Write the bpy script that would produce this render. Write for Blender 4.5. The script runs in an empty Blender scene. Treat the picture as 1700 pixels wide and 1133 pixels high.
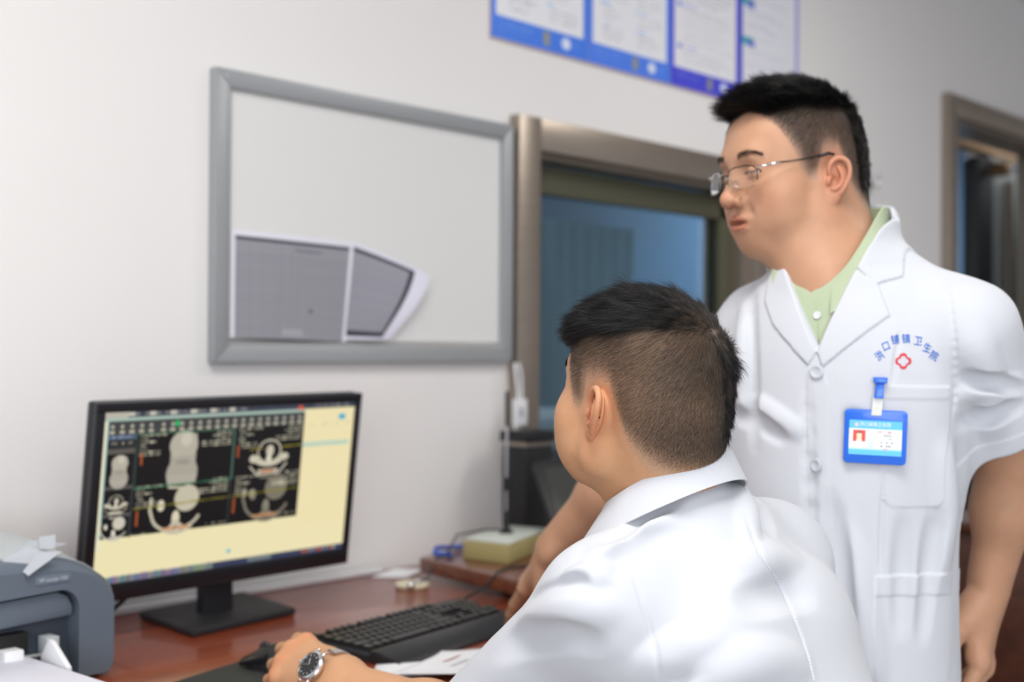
import bpy, bmesh, math, random
import numpy as np
from mathutils import Vector, Matrix

random.seed(4)
rng = np.random.default_rng(7)
SC = bpy.context.scene
COL = SC.collection

# ------------------------------------------------------------------ camera
HC = 1.25
FPX, YAW, PITCH, ROLL = 2168.7, .7333, .0084, .0066
cF = np.array([math.cos(YAW)*math.cos(PITCH), math.sin(YAW)*math.cos(PITCH), math.sin(PITCH)])
cR = np.array([math.sin(YAW), -math.cos(YAW), 0.0])
cU = np.cross(cR, cF)
cR, cU = cR*math.cos(ROLL)+cU*math.sin(ROLL), -cR*math.sin(ROLL)+cU*math.cos(ROLL)
CAM = np.array([0, 0, HC])
cam_d = bpy.data.cameras.new('camera')
cam = bpy.data.objects.new('camera', cam_d)
COL.objects.link(cam)
cam.matrix_world = Matrix(((cR[0], cU[0], -cF[0], 0), (cR[1], cU[1], -cF[1], 0), (cR[2], cU[2], -cF[2], HC), (0, 0, 0, 1)))
cam_d.sensor_width = 36
cam_d.lens = FPX*36/1700
cam_d.clip_start = .05
cam_d.dof.use_dof = True
cam_d.dof.focus_distance = 1.45
cam_d.dof.aperture_fstop = 3.4
cam_d.dof.aperture_blades = 0
SC.camera = cam
def ray(px, py): return cF + cR*(px-850)/FPX + cU*(566.5-py)/FPX
def at(px, py, Z): return ray(px, py)*Z + CAM          # pixel + distance -> point
def onz(px, py, z): d = ray(px, py); return d*((z-HC)/d[2]) + CAM
def ony(px, py, Y): d = ray(px, py); return d*(Y/d[1]) + CAM

# ------------------------------------------------------------------ world, lights, exposure
SC.view_settings.view_transform = 'Standard'
SC.view_settings.look = 'None'
SC.view_settings.gamma = 1
SC.view_settings.exposure = 0.17
SC.view_settings.use_curve_mapping = False
W = bpy.data.worlds.new('world'); SC.world = W; W.use_nodes = True
bg = W.node_tree.nodes['Background']
bg.inputs[0].default_value = (.88, .92, 1, 1)
bg.inputs[1].default_value = .50
def area(name, loc, target, sx, sy, power, col=(1, 1, 1)):
    l = bpy.data.lights.new(name, 'AREA'); l.shape = 'RECTANGLE'; l.size = sx; l.size_y = sy
    l.energy = power; l.color = col
    o = bpy.data.objects.new(name, l); COL.objects.link(o); o.location = loc
    o.rotation_euler = (Vector(target)-Vector(loc)).to_track_quat('-Z', 'Y').to_euler()
    return o
# daylight from the windows behind the photographer, and the ceiling panels
area('window_daylight', (-3.2, -3.0, 1.9), (1.6, 1.4, 1.1), 3.6, 2.0, 150, (.93, .96, 1))
CEIL = 2.85
PANELS = [(.6, .5), (3.4, .6), (.2, -1.6)]
for i, (x, y) in enumerate(PANELS):
    area('ceiling_lamp', (x, y, CEIL-.06), (x, y, 0), .58, 1.1, (27, 14, 14)[i], (1, .97, .92))
area('passage_fill', (7.2, 3.5, 2.6), (7.6, 3.5, 0), 1.0, .6, 50, (.95, .97, 1))  # unseen light added to brighten what shows through the doorway
area('scan_room_fill', (3.6, 3.8, 2.5), (3.6, 3.9, 0), 1.2, .6, 8, (.9, .97, 1))  # unseen light added so the room behind the glass is not black

# ------------------------------------------------------------------ helpers
def lin(c):
    c = np.asarray(c, float)
    return np.where(c <= .04045, c/12.92, ((c+.055)/1.055)**2.4)
def hexc(r, g, b): return tuple(lin(np.array([r, g, b])/255.))
MATS = {}
def mat(name, col=(.8, .8, .8), rough=.5, metal=0, spec=.5, bump=0, bscale=200, var=0, vscale=8, attr=False,
        coat=0, sss=0, emit=0, trans=0, sheen=0, stretch=None, ior=1.45, alpha=None):
    if name in MATS: return MATS[name]
    m = bpy.data.materials.new(name); m.use_nodes = True
    nt = m.node_tree; b = nt.nodes['Principled BSDF']
    b.inputs['Base Color'].default_value = (*col, 1)
    b.inputs['Roughness'].default_value = rough
    b.inputs['Metallic'].default_value = metal
    b.inputs['Specular IOR Level'].default_value = spec
    b.inputs['IOR'].default_value = ior
    b.inputs['Coat Weight'].default_value = coat
    b.inputs['Transmission Weight'].default_value = trans
    if sheen:
        b.inputs['Sheen Weight'].default_value = sheen
    if sss:
        b.inputs['Subsurface Weight'].default_value = sss
        b.inputs['Subsurface Radius'].default_value = (.012, .005, .003)
        b.inputs['Subsurface Scale'].default_value = 1
    tc = nt.nodes.new('ShaderNodeTexCoord')
    mp = nt.nodes.new('ShaderNodeMapping'); nt.links.new(tc.outputs['Object'], mp.inputs[0])
    if stretch: mp.inputs['Scale'].default_value = stretch
    src = None
    if attr:
        a = nt.nodes.new('ShaderNodeAttribute'); a.attribute_name = 'Col'; src = a.outputs['Color']
    if var:
        n = nt.nodes.new('ShaderNodeTexNoise'); n.inputs['Scale'].default_value = vscale; n.inputs['Detail'].default_value = 5
        nt.links.new(mp.outputs[0], n.inputs['Vector'])
        r = nt.nodes.new('ShaderNodeMapRange'); nt.links.new(n.outputs['Fac'], r.inputs[0])
        r.inputs[1].default_value = .25; r.inputs[2].default_value = .75
        r.inputs[3].default_value = 1-var; r.inputs[4].default_value = 1+var
        mx = nt.nodes.new('ShaderNodeVectorMath'); mx.operation = 'MULTIPLY'
        if src: nt.links.new(src, mx.inputs[0])
        else: mx.inputs[0].default_value = col
        nt.links.new(r.outputs[0], mx.inputs[1]); src = mx.outputs[0]
    if src: nt.links.new(src, b.inputs['Base Color'])
    if emit:
        b.inputs['Emission Strength'].default_value = emit
        if src: nt.links.new(src, b.inputs['Emission Color'])
        else: b.inputs['Emission Color'].default_value = (*col, 1)
    if bump:
        n = nt.nodes.new('ShaderNodeTexNoise'); n.inputs['Scale'].default_value = bscale; n.inputs['Detail'].default_value = 3
        nt.links.new(mp.outputs[0], n.inputs['Vector'])
        bp = nt.nodes.new('ShaderNodeBump'); bp.inputs['Strength'].default_value = bump; bp.inputs['Distance'].default_value = .002
        nt.links.new(n.outputs['Fac'], bp.inputs['Height']); nt.links.new(bp.outputs[0], b.inputs['Normal'])
    MATS[name] = m
    return m

class MB:
    """collects shapes; build() links them as ONE mesh object"""
    def __init__(s): s.v = []; s.f = []; s.mi = []; s.M = None; s.cur = 0
    def add(s, vs, fs):
        n = len(s.v)
        for p in vs:
            p = Vector(p)
            s.v.append(tuple(s.M @ p) if s.M else tuple(p))
        for f in fs: s.f.append([i+n for i in f]); s.mi.append(s.cur)
        return s
    def box(s, a, b):
        x0, y0, z0 = a; x1, y1, z1 = b
        return s.add([(x0, y0, z0), (x1, y0, z0), (x1, y1, z0), (x0, y1, z0), (x0, y0, z1), (x1, y0, z1), (x1, y1, z1), (x0, y1, z1)],
                     [(0, 3, 2, 1), (4, 5, 6, 7), (0, 1, 5, 4), (1, 2, 6, 5), (2, 3, 7, 6), (3, 0, 4, 7)])
    def prism(s, poly, h0, h1, ax='z'):
        """poly: list of 2-D points, extruded along ax from h0 to h1"""
        def P(a, b, h): return {'z': (a, b, h), 'y': (a, h, b), 'x': (h, a, b)}[ax]
        n = len(poly)
        vs = [P(a, b, h0) for a, b in poly]+[P(a, b, h1) for a, b in poly]
        fs = [list(range(n))[::-1], list(range(n, 2*n))]+[[i, (i+1) % n, n+(i+1) % n, n+i] for i in range(n)]
        return s.add(vs, fs)
    def tube(s, pts, r, seg=10, caps=True):
        pts = [Vector(p) for p in pts]; n = len(pts)
        rs = r if hasattr(r, '__len__') else [r]*n
        vs = []; fs = []; up = None
        for i, p in enumerate(pts):
            t = (pts[min(i+1, n-1)]-pts[max(i-1, 0)]).normalized()
            if up is None:
                up = Vector((0, 0, 1)) if abs(t.z) < .9 else Vector((1, 0, 0))
            a = (up-t*up.dot(t)).normalized(); up = a; b = t.cross(a)
            for k in range(seg):
                w = 2*math.pi*k/seg
                vs.append(p+(a*math.cos(w)+b*math.sin(w))*rs[i])
        for i in range(n-1):
            for k in range(seg):
                k2 = (k+1) % seg
                fs.append([i*seg+k, i*seg+k2, (i+1)*seg+k2, (i+1)*seg+k])
        if caps: fs += [list(range(seg))[::-1], [(n-1)*seg+k for k in range(seg)]]
        return s.add(vs, fs)
    def lathe(s, prof, c=(0, 0, 0), seg=32, ax=None):
        vs = []; fs = []; n = len(prof); c = Vector(c)
        q = Vector((0, 0, 1)).rotation_difference(Vector(ax)) if ax is not None else None
        for r, z in prof:
            for k in range(seg):
                w = 2*math.pi*k/seg; p = Vector((r*math.cos(w), r*math.sin(w), z))
                if q: p = q @ p
                vs.append(c+p)
        for i in range(n-1):
            for k in range(seg):
                k2 = (k+1) % seg
                fs.append([i*seg+k, i*seg+k2, (i+1)*seg+k2, (i+1)*seg+k])
        fs += [list(range(seg))[::-1], [(n-1)*seg+k for k in range(seg)]]
        return s.add(vs, fs)
    def build(s, name, m, parent=None, loc=None, bevel=0, smooth=False, bseg=2):
        return link_mesh(name, s.v, s.f, m, parent, loc, bevel, smooth, bseg, s.mi)

WLOC = {}
def base_of(parent, loc):
    if parent is not None: return WLOC[parent.name]
    return np.array(loc if loc is not None else (0, 0, 0), float)
def finish(o, parent, base):
    COL.objects.link(o)
    if parent is not None: o.parent = parent
    else: o.location = base
    WLOC[o.name] = base
    return o
def link_mesh(name, v, f, m, parent=None, loc=None, bevel=0, smooth=False, bseg=2, mi=None):
    base = base_of(parent, loc)
    me = bpy.data.meshes.new(name)
    v = np.asarray(v, float)-base
    me.from_pydata(v.tolist(), [], [list(map(int, q)) for q in f])
    mats = m if isinstance(m, (list, tuple)) else [m]
    for q in mats: me.materials.append(q)
    if mi is not None and len(mats) > 1: me.polygons.foreach_set('material_index', mi)
    bm = bmesh.new(); bm.from_mesh(me)
    bmesh.ops.recalc_face_normals(bm, faces=bm.faces)
    if bevel:
        es = [e for e in bm.edges if len(e.link_faces) == 2 and e.calc_face_angle(0) > .5]
        bmesh.ops.bevel(bm, geom=es, offset=bevel, segments=bseg, profile=.5, affect='EDGES', clamp_overlap=True)
    bm.to_mesh(me); bm.free()
    if smooth or bevel:
        me.polygons.foreach_set('use_smooth', [True]*len(me.polygons))
        if bevel or smooth == 'auto':
            me.set_sharp_from_angle(angle=math.radians(38))
    o = bpy.data.objects.new(name, me)
    return finish(o, parent, base)
def fast_mesh(name, V, Q, m, parent=None, loc=None, col=None, smooth=True):
    """numpy arrays -> mesh (Q all with the same corner count)"""
    base = base_of(parent, loc)
    me = bpy.data.meshes.new(name)
    V = np.asarray(V, np.float32)-base.astype(np.float32); Q = np.asarray(Q, np.int32); k = Q.shape[1]
    me.vertices.add(len(V)); me.vertices.foreach_set('co', V.ravel())
    me.loops.add(Q.size); me.loops.foreach_set('vertex_index', Q.ravel())
    me.polygons.add(len(Q)); me.polygons.foreach_set('loop_start', np.arange(0, Q.size, k, dtype=np.int32))
    me.update(calc_edges=True); me.validate()
    me.polygons.foreach_set('use_smooth', np.full(len(me.polygons), bool(smooth)))
    if col is not None:
        ca = me.color_attributes.new('Col', 'FLOAT_COLOR', 'POINT')
        c4 = np.ones((len(V), 4), np.float32); c4[:, :3] = col
        ca.data.foreach_set('color', c4.ravel())
    for q in (m if isinstance(m, (list, tuple)) else [m]): me.materials.append(q)
    o = bpy.data.objects.new(name, me)
    return finish(o, parent, base)
def tag(o, label=None, cat=None, group=None, kind=None):
    if label: o['label'] = label
    if cat: o['category'] = cat
    if group: o['group'] = group
    if kind: o['kind'] = kind
    return o
def thing(name, label, cat, loc, group=None):
    o = bpy.data.objects.new(name, None); COL.objects.link(o); o.location = loc; o.empty_display_size = .05
    WLOC[o.name] = np.array(loc, float)
    return tag(o, label, cat, group)

# ---- painted grids: a flat printed or lit surface as a fine mesh with a colour per vertex
class Img:
    def __init__(s, w, h, c): s.w = w; s.h = h; s.a = np.ones((h, w, 3))*np.array(c)/255.
    def _g(s): return np.meshgrid((np.arange(s.w)+.5)/s.w, (np.arange(s.h)+.5)/s.h)
    def put(s, mask, c, al=1):
        mask = np.asarray(mask, float)[..., None]*al
        s.a = s.a*(1-mask)+mask*np.array(c)/255.
    def rect(s, x0, y0, x1, y1, c, al=1):
        X, Y = s._g(); s.put((X >= x0) & (X < x1) & (Y >= y0) & (Y < y1), c, al)
    def ell(s, x, y, rx, ry, c, al=1, ring=0, rot=0):
        X, Y = s._g(); dx = (X-x)*s.w/s.h; dy = Y-y; rx = rx*s.w/s.h
        cr, sr = math.cos(rot), math.sin(rot)
        a = dx*cr+dy*sr; b = -dx*sr+dy*cr
        q = np.sqrt((a/rx)**2+(b/ry)**2)
        s.put((q < 1) & (q > (1-ring if ring else -1)), c, al)
    def line(s, pts, w, c, al=1):
        X, Y = s._g(); X = X*s.w/s.h
        for (x0, y0), (x1, y1) in zip(pts[:-1], pts[1:]):
            x0 *= s.w/s.h; x1 *= s.w/s.h
            L = (x1-x0)**2+(y1-y0)**2+1e-12
            t = np.clip(((X-x0)*(x1-x0)+(Y-y0)*(y1-y0))/L, 0, 1)
            s.put((X-x0-t*(x1-x0))**2+(Y-y0-t*(y1-y0))**2 < w*w/4, c, al)
    def text(s, x0, y0, x1, h, c, al=1, dens=.7, cw=None):
        """an unreadable small line of print: short glyph-like blocks"""
        x = x0; cw = cw or h*.8*s.h/s.w
        while x < x1-cw*.4:
            if random.random() < dens:
                s.rect(x, y0, min(x+cw*.75, x1), y0+h*random.choice((.8, 1)), c, al*random.uniform(.6, 1))
            x += cw
def paint_grid(name, img, O, U, V, m, parent=None, loc=None, nrm=None):
    """O top-left corner, U across, V down"""
    h, w = img.a.shape[:2]
    a, b = np.meshgrid(np.linspace(0, 1, w+1), np.linspace(0, 1, h+1))
    if callable(O): P = O(a.ravel(), b.ravel())
    else: P = np.asarray(O)+a.reshape(-1, 1)*np.asarray(U)+b.reshape(-1, 1)*np.asarray(V)
    pad = np.pad(img.a, ((0, 1), (0, 1), (0, 0)), 'edge')
    col = lin((pad+np.roll(pad, 1, 0)+np.roll(pad, 1, 1)+np.roll(np.roll(pad, 1, 0), 1, 1))[:]/4.)
    col[0] = lin(pad[0]); col[:, 0] = lin(pad[:, 0])
    i = np.arange(h)[:, None]*(w+1)+np.arange(w)[None]
    Q = np.stack([i, i+w+1, i+w+2, i+1], -1).reshape(-1, 4)
    return fast_mesh(name, P, Q, m, parent, loc, col.reshape(-1, 3), smooth=False)
def text_mesh(s, size=1.0, bold=0.0):
    """a word in the built-in font -> (vertices, faces), centred on its box"""
    cu = bpy.data.curves.new('t', 'FONT'); cu.body = s; cu.size = size; cu.resolution_u = 3; cu.offset = bold
    cu.align_x = 'CENTER'; cu.align_y = 'CENTER'
    o = bpy.data.objects.new('t', cu); COL.objects.link(o)
    bpy.context.view_layer.update()
    dg = bpy.context.evaluated_depsgraph_get()
    me = bpy.data.meshes.new_from_object(o.evaluated_get(dg))
    v = np.array([tuple(q.co) for q in me.vertices]).reshape(-1, 3); f = [list(p.vertices) for p in me.polygons]
    bpy.data.objects.remove(o); bpy.data.meshes.remove(me)
    return v, f
# ================================================================== THE ROOM
WY = 2.234                       # the wall plane
m_wall = mat('painted_wall', hexc(230, 228, 227), .85, bump=.05, bscale=60, var=.012, vscale=2)
m_ceil = mat('ceiling_paint', (.8, .8, .8), .9)
m_steel = mat('brushed_steel', hexc(164, 152, 140), .38, metal=.85, var=.06, vscale=6, stretch=(1, 1, 14))
m_steel_h = mat('brushed_steel_top', hexc(164, 152, 140), .38, metal=.85, var=.06, vscale=6, stretch=(1, 14, 14))
m_alu = mat('grey_aluminium', hexc(163, 166, 169), .42, metal=.35)
m_alu_b = mat('bright_aluminium', hexc(220, 220, 220), .25, metal=.9)
m_blackp = mat('black_plastic', (.012, .012, .014), .45)
m_black_soft = mat('black_soft', (.02, .02, .022), .7)
m_dark = mat('dark_grey_plastic', (.04, .042, .045), .5)
m_white_p = mat('white_paper', (.80, .81, .84), .8)
m_lilac = mat('shaded_paper', (.72, .72, .80), .8)
m_wplast = mat('white_plastic', (.75, .76, .78), .4)
m_chrome = mat('chrome', (.75, .76, .78), .15, metal=1)
m_glass = mat('clear_glass', (.95, .97, 1), .02, trans=1, ior=1.5)
m_floor = mat('floor_tile', (.45, .42, .40), .35, var=.06, vscale=3)

WX0, WX1 = 2.52, 3.62; WZ0, WZ1 = .84, 1.80       # observation window opening
DX0, DX1, DZ1 = 5.12, 6.30, 2.24                  # doorway opening
wm = MB()
T = .16
wm.box((-3, WY, 0), (WX0, WY+T, CEIL))
wm.box((WX0, WY, 0), (WX1, WY+T, WZ0)); wm.box((WX0, WY, WZ1), (WX1, WY+T, CEIL))
wm.box((WX1, WY, 0), (DX0, WY+T, CEIL)); wm.box((DX0, WY, DZ1), (DX1, WY+T, CEIL)); wm.box((DX1, WY, 0), (9, WY+T, CEIL))
tag(wm.build('wall_back', m_wall), kind='structure')
tag(MB().box((-4, -4, -.05), (9.2, 6, 0)).build('floor', m_floor), kind='structure')
tag(MB().box((-4, -4, CEIL), (9.2, 6, CEIL+.05)).build('ceiling', m_ceil), kind='structure')
tag(MB().box((9, -4, 0), (9.15, 6, CEIL)).build('wall_right', m_wall), kind='structure')
tag(MB().box((-3, WY-.012, 0), (WX0-.05, WY, .10)).box((WX0-.05, WY-.012, 0), (DX0-.09, WY, .10)).build('baseboard_back', mat('baseboard', (.3, .28, .27), .5)), kind='structure')
# scan room beyond
m_blue = mat('blue_paint', hexc(88, 120, 150), .6, var=.03)
m_dgreen = mat('dark_green_panel', hexc(70, 92, 92), .6)
m_pale = mat('pale_curtain', hexc(150, 178, 190), .8, var=.05, vscale=20, stretch=(6, 1, .2))
tag(MB().box((1.0, 4.6, 0), (9, 4.7, CEIL)).build('wall_far', m_blue), kind='structure')
tag(MB().box((1.0, WY+T, 0), (1.1, 4.7, CEIL)).build('wall_scan_room_side', m_dgreen), kind='structure')
tag(MB().box((8.93, WY+T, 0), (8.99, 4.6, CEIL)).build('wall_scan_room_end', m_blue), kind='structure')
# ceiling lights (off frame)
for i, (x, y) in enumerate(PANELS):
    t = thing('ceiling_light', ['lamp panel in the ceiling above the seated man', 'lamp panel in the ceiling nearest the doorway', 'lamp panel in the ceiling furthest from the whiteboard wall'][i], 'ceiling light', (x, y, CEIL-.04), 'ceiling lights')
    MB().box((x-.31, y-.61, CEIL-.04), (x+.31, y-.58, CEIL)).box((x-.31, y+.58, CEIL-.04), (x+.31, y+.61, CEIL)).box((x-.31, y-.58, CEIL-.04), (x-.29, y+.58, CEIL)).box((x+.29, y-.58, CEIL-.04), (x+.31, y+.58, CEIL)).build('frame', m_alu, t)
    MB().box((x-.29, y-.58, CEIL-.02), (x+.29, y+.58, CEIL-.005)).build('diffuser', mat('lamp_diffuser', (1, .98, .95), .5, emit=3), t)

# ---- observation window: steel surround, deep reveal, lead glass
def steel_frame(t, x0, x1, z0, z1, w, out=.035, bottom=True, dep=T):
    y0 = WY-out; y1 = WY+dep
    MB().box((x0-w, y0, z0-(w if bottom else 0)), (x0, WY+.001, z1+w)).build('frame_side', m_steel, t, bevel=.004)
    MB().box((x1, y0, z0-(w if bottom else 0)), (x1+w, WY+.001, z1+w)).build('frame_side', m_steel, t, bevel=.004)
    MB().box((x0, y0, z1), (x1, WY+.001, z1+w)).build('frame_head', m_steel_h, t, bevel=.004)
    if bottom: MB().box((x0, y0, z0-w), (x1, WY+.001, z0)).build('frame_sill', m_steel_h, t, bevel=.004)
    j = MB()
    j.box((x0-.001, WY, z0), (x0+.012, y1, z1)).box((x1-.012, WY, z0), (x1+.001, y1, z1)).box((x0, WY, z1-.012), (x1, y1, z1+.001))
    if bottom: j.box((x0, WY, z0-.001), (x1, y1, z0+.012))
    j.build('jamb_lining', m_steel, t)
wn = bpy.data.objects.new('window_1', None); COL.objects.link(wn); wn.location = ((WX0+WX1)/2, WY, WZ0); WLOC['window_1'] = np.array(wn.location)
tag(wn, kind='structure')
steel_frame(wn, WX0+.03, WX1-.03, WZ0+.0, WZ1-.03, .085)
gl = mat('lead_glass', (.55, .75, .85), .02, trans=1, ior=1.5)
MB().box((WX0+.04, WY+.075, WZ0+.01), (WX1-.04, WY+.09, WZ1-.04)).build('glass_pane', gl, wn)
b = MB()
m_gbead = mat('olive_gasket', hexc(92, 92, 74), .5, metal=.4)
for (x0, x1, z0, z1) in ((WX0+.04, WX1-.04, WZ1-.125, WZ1-.05), (WX1-.10, WX1-.04, WZ0+.01, WZ1-.05)):
    b.box((x0, WY+.05, z0), (x1, WY+.074, z1))
b.build('glazing_bead', m_gbead, wn, bevel=.003)

dn = bpy.data.objects.new('door_1', None); COL.objects.link(dn); dn.location = ((DX0+DX1)/2, WY, 0); WLOC['door_1'] = np.array(dn.location)
tag(dn, kind='structure')
steel_frame(dn, DX0+.02, DX1-.02, 0, DZ1-.02, .085, bottom=False)
m_leaf = mat('dark_grey_door_steel', hexc(190, 196, 192), .4, metal=.1)
lf = MB().box((6.70, WY+.45, .02), (8.2, WY+.5, 2.24)).build('door_leaf', m_leaf, dn, bevel=.004)
MB().box((6.48, WY+.44, .02), (6.695, WY+.52, 2.26)).build('door_edge', m_dark, lf, bevel=.01)
MB().box((5.0, WY+.40, 2.27), (8.3, WY+.50, 2.36)).build('door_rail', mat('brass_rail', hexc(176, 140, 100), .3, metal=.8), dn, bevel=.01)
MB().lathe([(.0, -.05), (.035, -.045), (.035, .045), (0, .05)], (6.62, WY+.38, 2.20), 20, (0, 1, 0)).build('rail_roller', mat('brass_rail'), dn, smooth='auto')
MB().tube([(6.84, WY+.42, .1), (6.84, WY+.42, 2.16)], .02, 12).build('door_pull', m_steel, lf, smooth='auto')

# furniture of the scan room seen through the glass
t = thing('tall_cabinet', 'dark green tall cabinet in the blue room behind the glass', 'cabinet', (4.22, 4.4, 0))
MB().box((3.9, 4.15, 0), (4.55, 4.58, 2.0)).build('body', m_dgreen, t, bevel=.01)
MB().box((3.92, 4.13, .1), (4.22, 4.149, 1.95)).build('door', m_dgreen, t, bevel=.004); MB().box((4.23, 4.13, .1), (4.53, 4.149, 1.95)).build('door', m_dgreen, t, bevel=.004)
def pleats(x0, x1, y, z0, z1, n, amp=.03):
    xs = np.linspace(x0, x1, n*8+1); pl = [(x, y+amp*math.sin((x-x0)/(x1-x0)*n*2*math.pi)) for x in xs]
    pl += [(x, yy+.012) for x, yy in pl[::-1]]
    return MB().prism(pl, z0, z1, 'z')
tag(pleats(5.15, 5.95, 4.45, 0, 1.95, 7).build('curtain', m_pale, loc=(5.5, 4.45, 0), smooth='auto'), 'pale pleated curtain hanging in the blue room behind the glass', 'curtain')
t = thing('scanner_bed', 'pale scanner bed with a white top edge in the blue room behind the glass', 'bed', (3.6, 3.4, 0))
MB().box((3.2, 3.1, .0), (4.0, 3.7, .9)).build('base', mat('bed_blue', hexc(60, 100, 130), .5), t, bevel=.03)
MB().box((3.05, 3.0, .9), (4.15, 3.8, 1.02)).build('bed_top', m_wplast, t, bevel=.03)

# ---- whiteboard with two sheets
BX0, BZ1 = 1.5545, HC+.5742
BX1, BZ0 = BX0+.90, BZ1-.60
t = thing('whiteboard', 'white writing board in a grey aluminium frame on the wall', 'whiteboard', (BX0+.45, WY, BZ0))
m_board = mat('board_enamel', hexc(222, 222, 221), .3, coat=.2)
MB().box((BX0+.03, WY-.012, BZ0+.03), (BX1-.03, WY-.002, BZ1-.03)).build('board', m_board, t)
fw = .038
def mitre(pts):                                # trapezoid frame bars
    return MB().prism(pts, WY-.026, WY-.001, 'y')
fm = m_alu
mitre([(BX0, BZ1), (BX1, BZ1), (BX1-fw, BZ1-fw), (BX0+fw, BZ1-fw)]).build('frame_top', fm, t, bevel=.003)
fb = mitre([(BX0, BZ0), (BX1, BZ0), (BX1-fw, BZ0+fw), (BX0+fw, BZ0+fw)]).build('frame_bottom', fm, t, bevel=.003)
mitre([(BX0, BZ0), (BX0, BZ1), (BX0+fw, BZ1-fw), (BX0+fw, BZ0+fw)]).build('frame_side', fm, t, bevel=.003)
mitre([(BX1, BZ0), (BX1, BZ1), (BX1-fw, BZ1-fw), (BX1-fw, BZ0+fw)]).build('frame_side', fm, t, bevel=.003)
MB().prism([(WY-.026, BZ0+fw-.002), (WY-.012, BZ0+fw-.002), (WY-.012, BZ0+fw+.012)], BX0+fw, BX1-fw, 'x').build('tray_lip', m_alu_b, fb)
MB().lathe([(.0, 0), (.004, 0), (.004, .002), (0, .003)], (BX0+.022, WY-.026, BZ1-.018), 10, (0, -1, 0)).build('screw', m_alu_b, t)
m_print = mat('printed_paper', attr=True, rough=.75)
def sheet_img(w, h, kind):
    im = Img(w, h, (226, 226, 236))
    if kind == 0:
        im.rect(.035, .055, .965, 1, (150, 150, 158)); im.rect(.035, .055, .965, .085, (52, 54, 66))
        im.rect(.5, .13, .72, .155, (105, 105, 115), .8)
        for i in range(70): im.rect(.035, .2+i*.0115, .965, .2+i*.0115+.004, (115, 115, 124), random.uniform(.15, .5))
        for i in range(60): im.rect(.04+i*.0155, .1, .04+i*.0155+.003, 1, (118, 118, 128), random.uniform(.1, .4))
        im.ell(.66, .72, .012, .02, (70, 70, 80)); im.rect(.42, .9, .6, .97, (175, 175, 182), .6)
    return im
PY = WY-.0135
S0 = sheet_img(150, 130, 0)
def s0(a, b):
    # hangs on the board, its left end against the frame, leaning a touch
    x = 1.600+a*(.330-.022*b); z = 1.4985-.222*b-.006*a
    return np.stack([x, PY-.002-.004*np.sin(a*2.5), z], -1)
o = paint_grid('printed_sheet', S0, s0, None, None, m_print, loc=(1.76, PY, 1.28))
tag(o, 'grey printed form lying flat at the lower left of the whiteboard', 'paper sheet')
im = Img(120, 120, (222, 222, 236))
o = None
def s1(a, b):
    ex = 1.917+.222*a-.03*a*b-.06*np.sin(b*math.pi/2)*a*(b)-.02*b; z = 1.494-.068*a**1.2*(1-b)-(.218)*b
    y = PY-.004-.030*np.sin(a*math.pi*.5)**2*(1-.6*b)-.010*np.sin(b*3)*a
    return np.stack([ex, y, z], -1)
X, Y = im._g()
im.put((X > .06) & (X < .76) & (Y > .05) & (Y < .96), (150, 150, 160))
im.put((X > .06) & (X < .80) & (Y > .04) & (Y < .085), (48, 50, 62)); im.put((X > .745) & (X < .80) & (Y > .04) & (Y < .97), (48, 50, 62)); im.put((X > .0) & (X < .80) & (Y > .91) & (Y < .97), (48, 50, 62))
for i in range(34): im.put((X > .08) & (X < .74) & (np.abs(Y-.14-i*.023) < .004), (120, 120, 132), random.uniform(.15, .5))
o = paint_grid('printed_sheet', im, s1, None, None, m_print, loc=(2.0, PY, 1.28))
tag(o, 'printed form with a curled right edge beside the flat sheet on the whiteboard', 'paper sheet')

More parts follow.
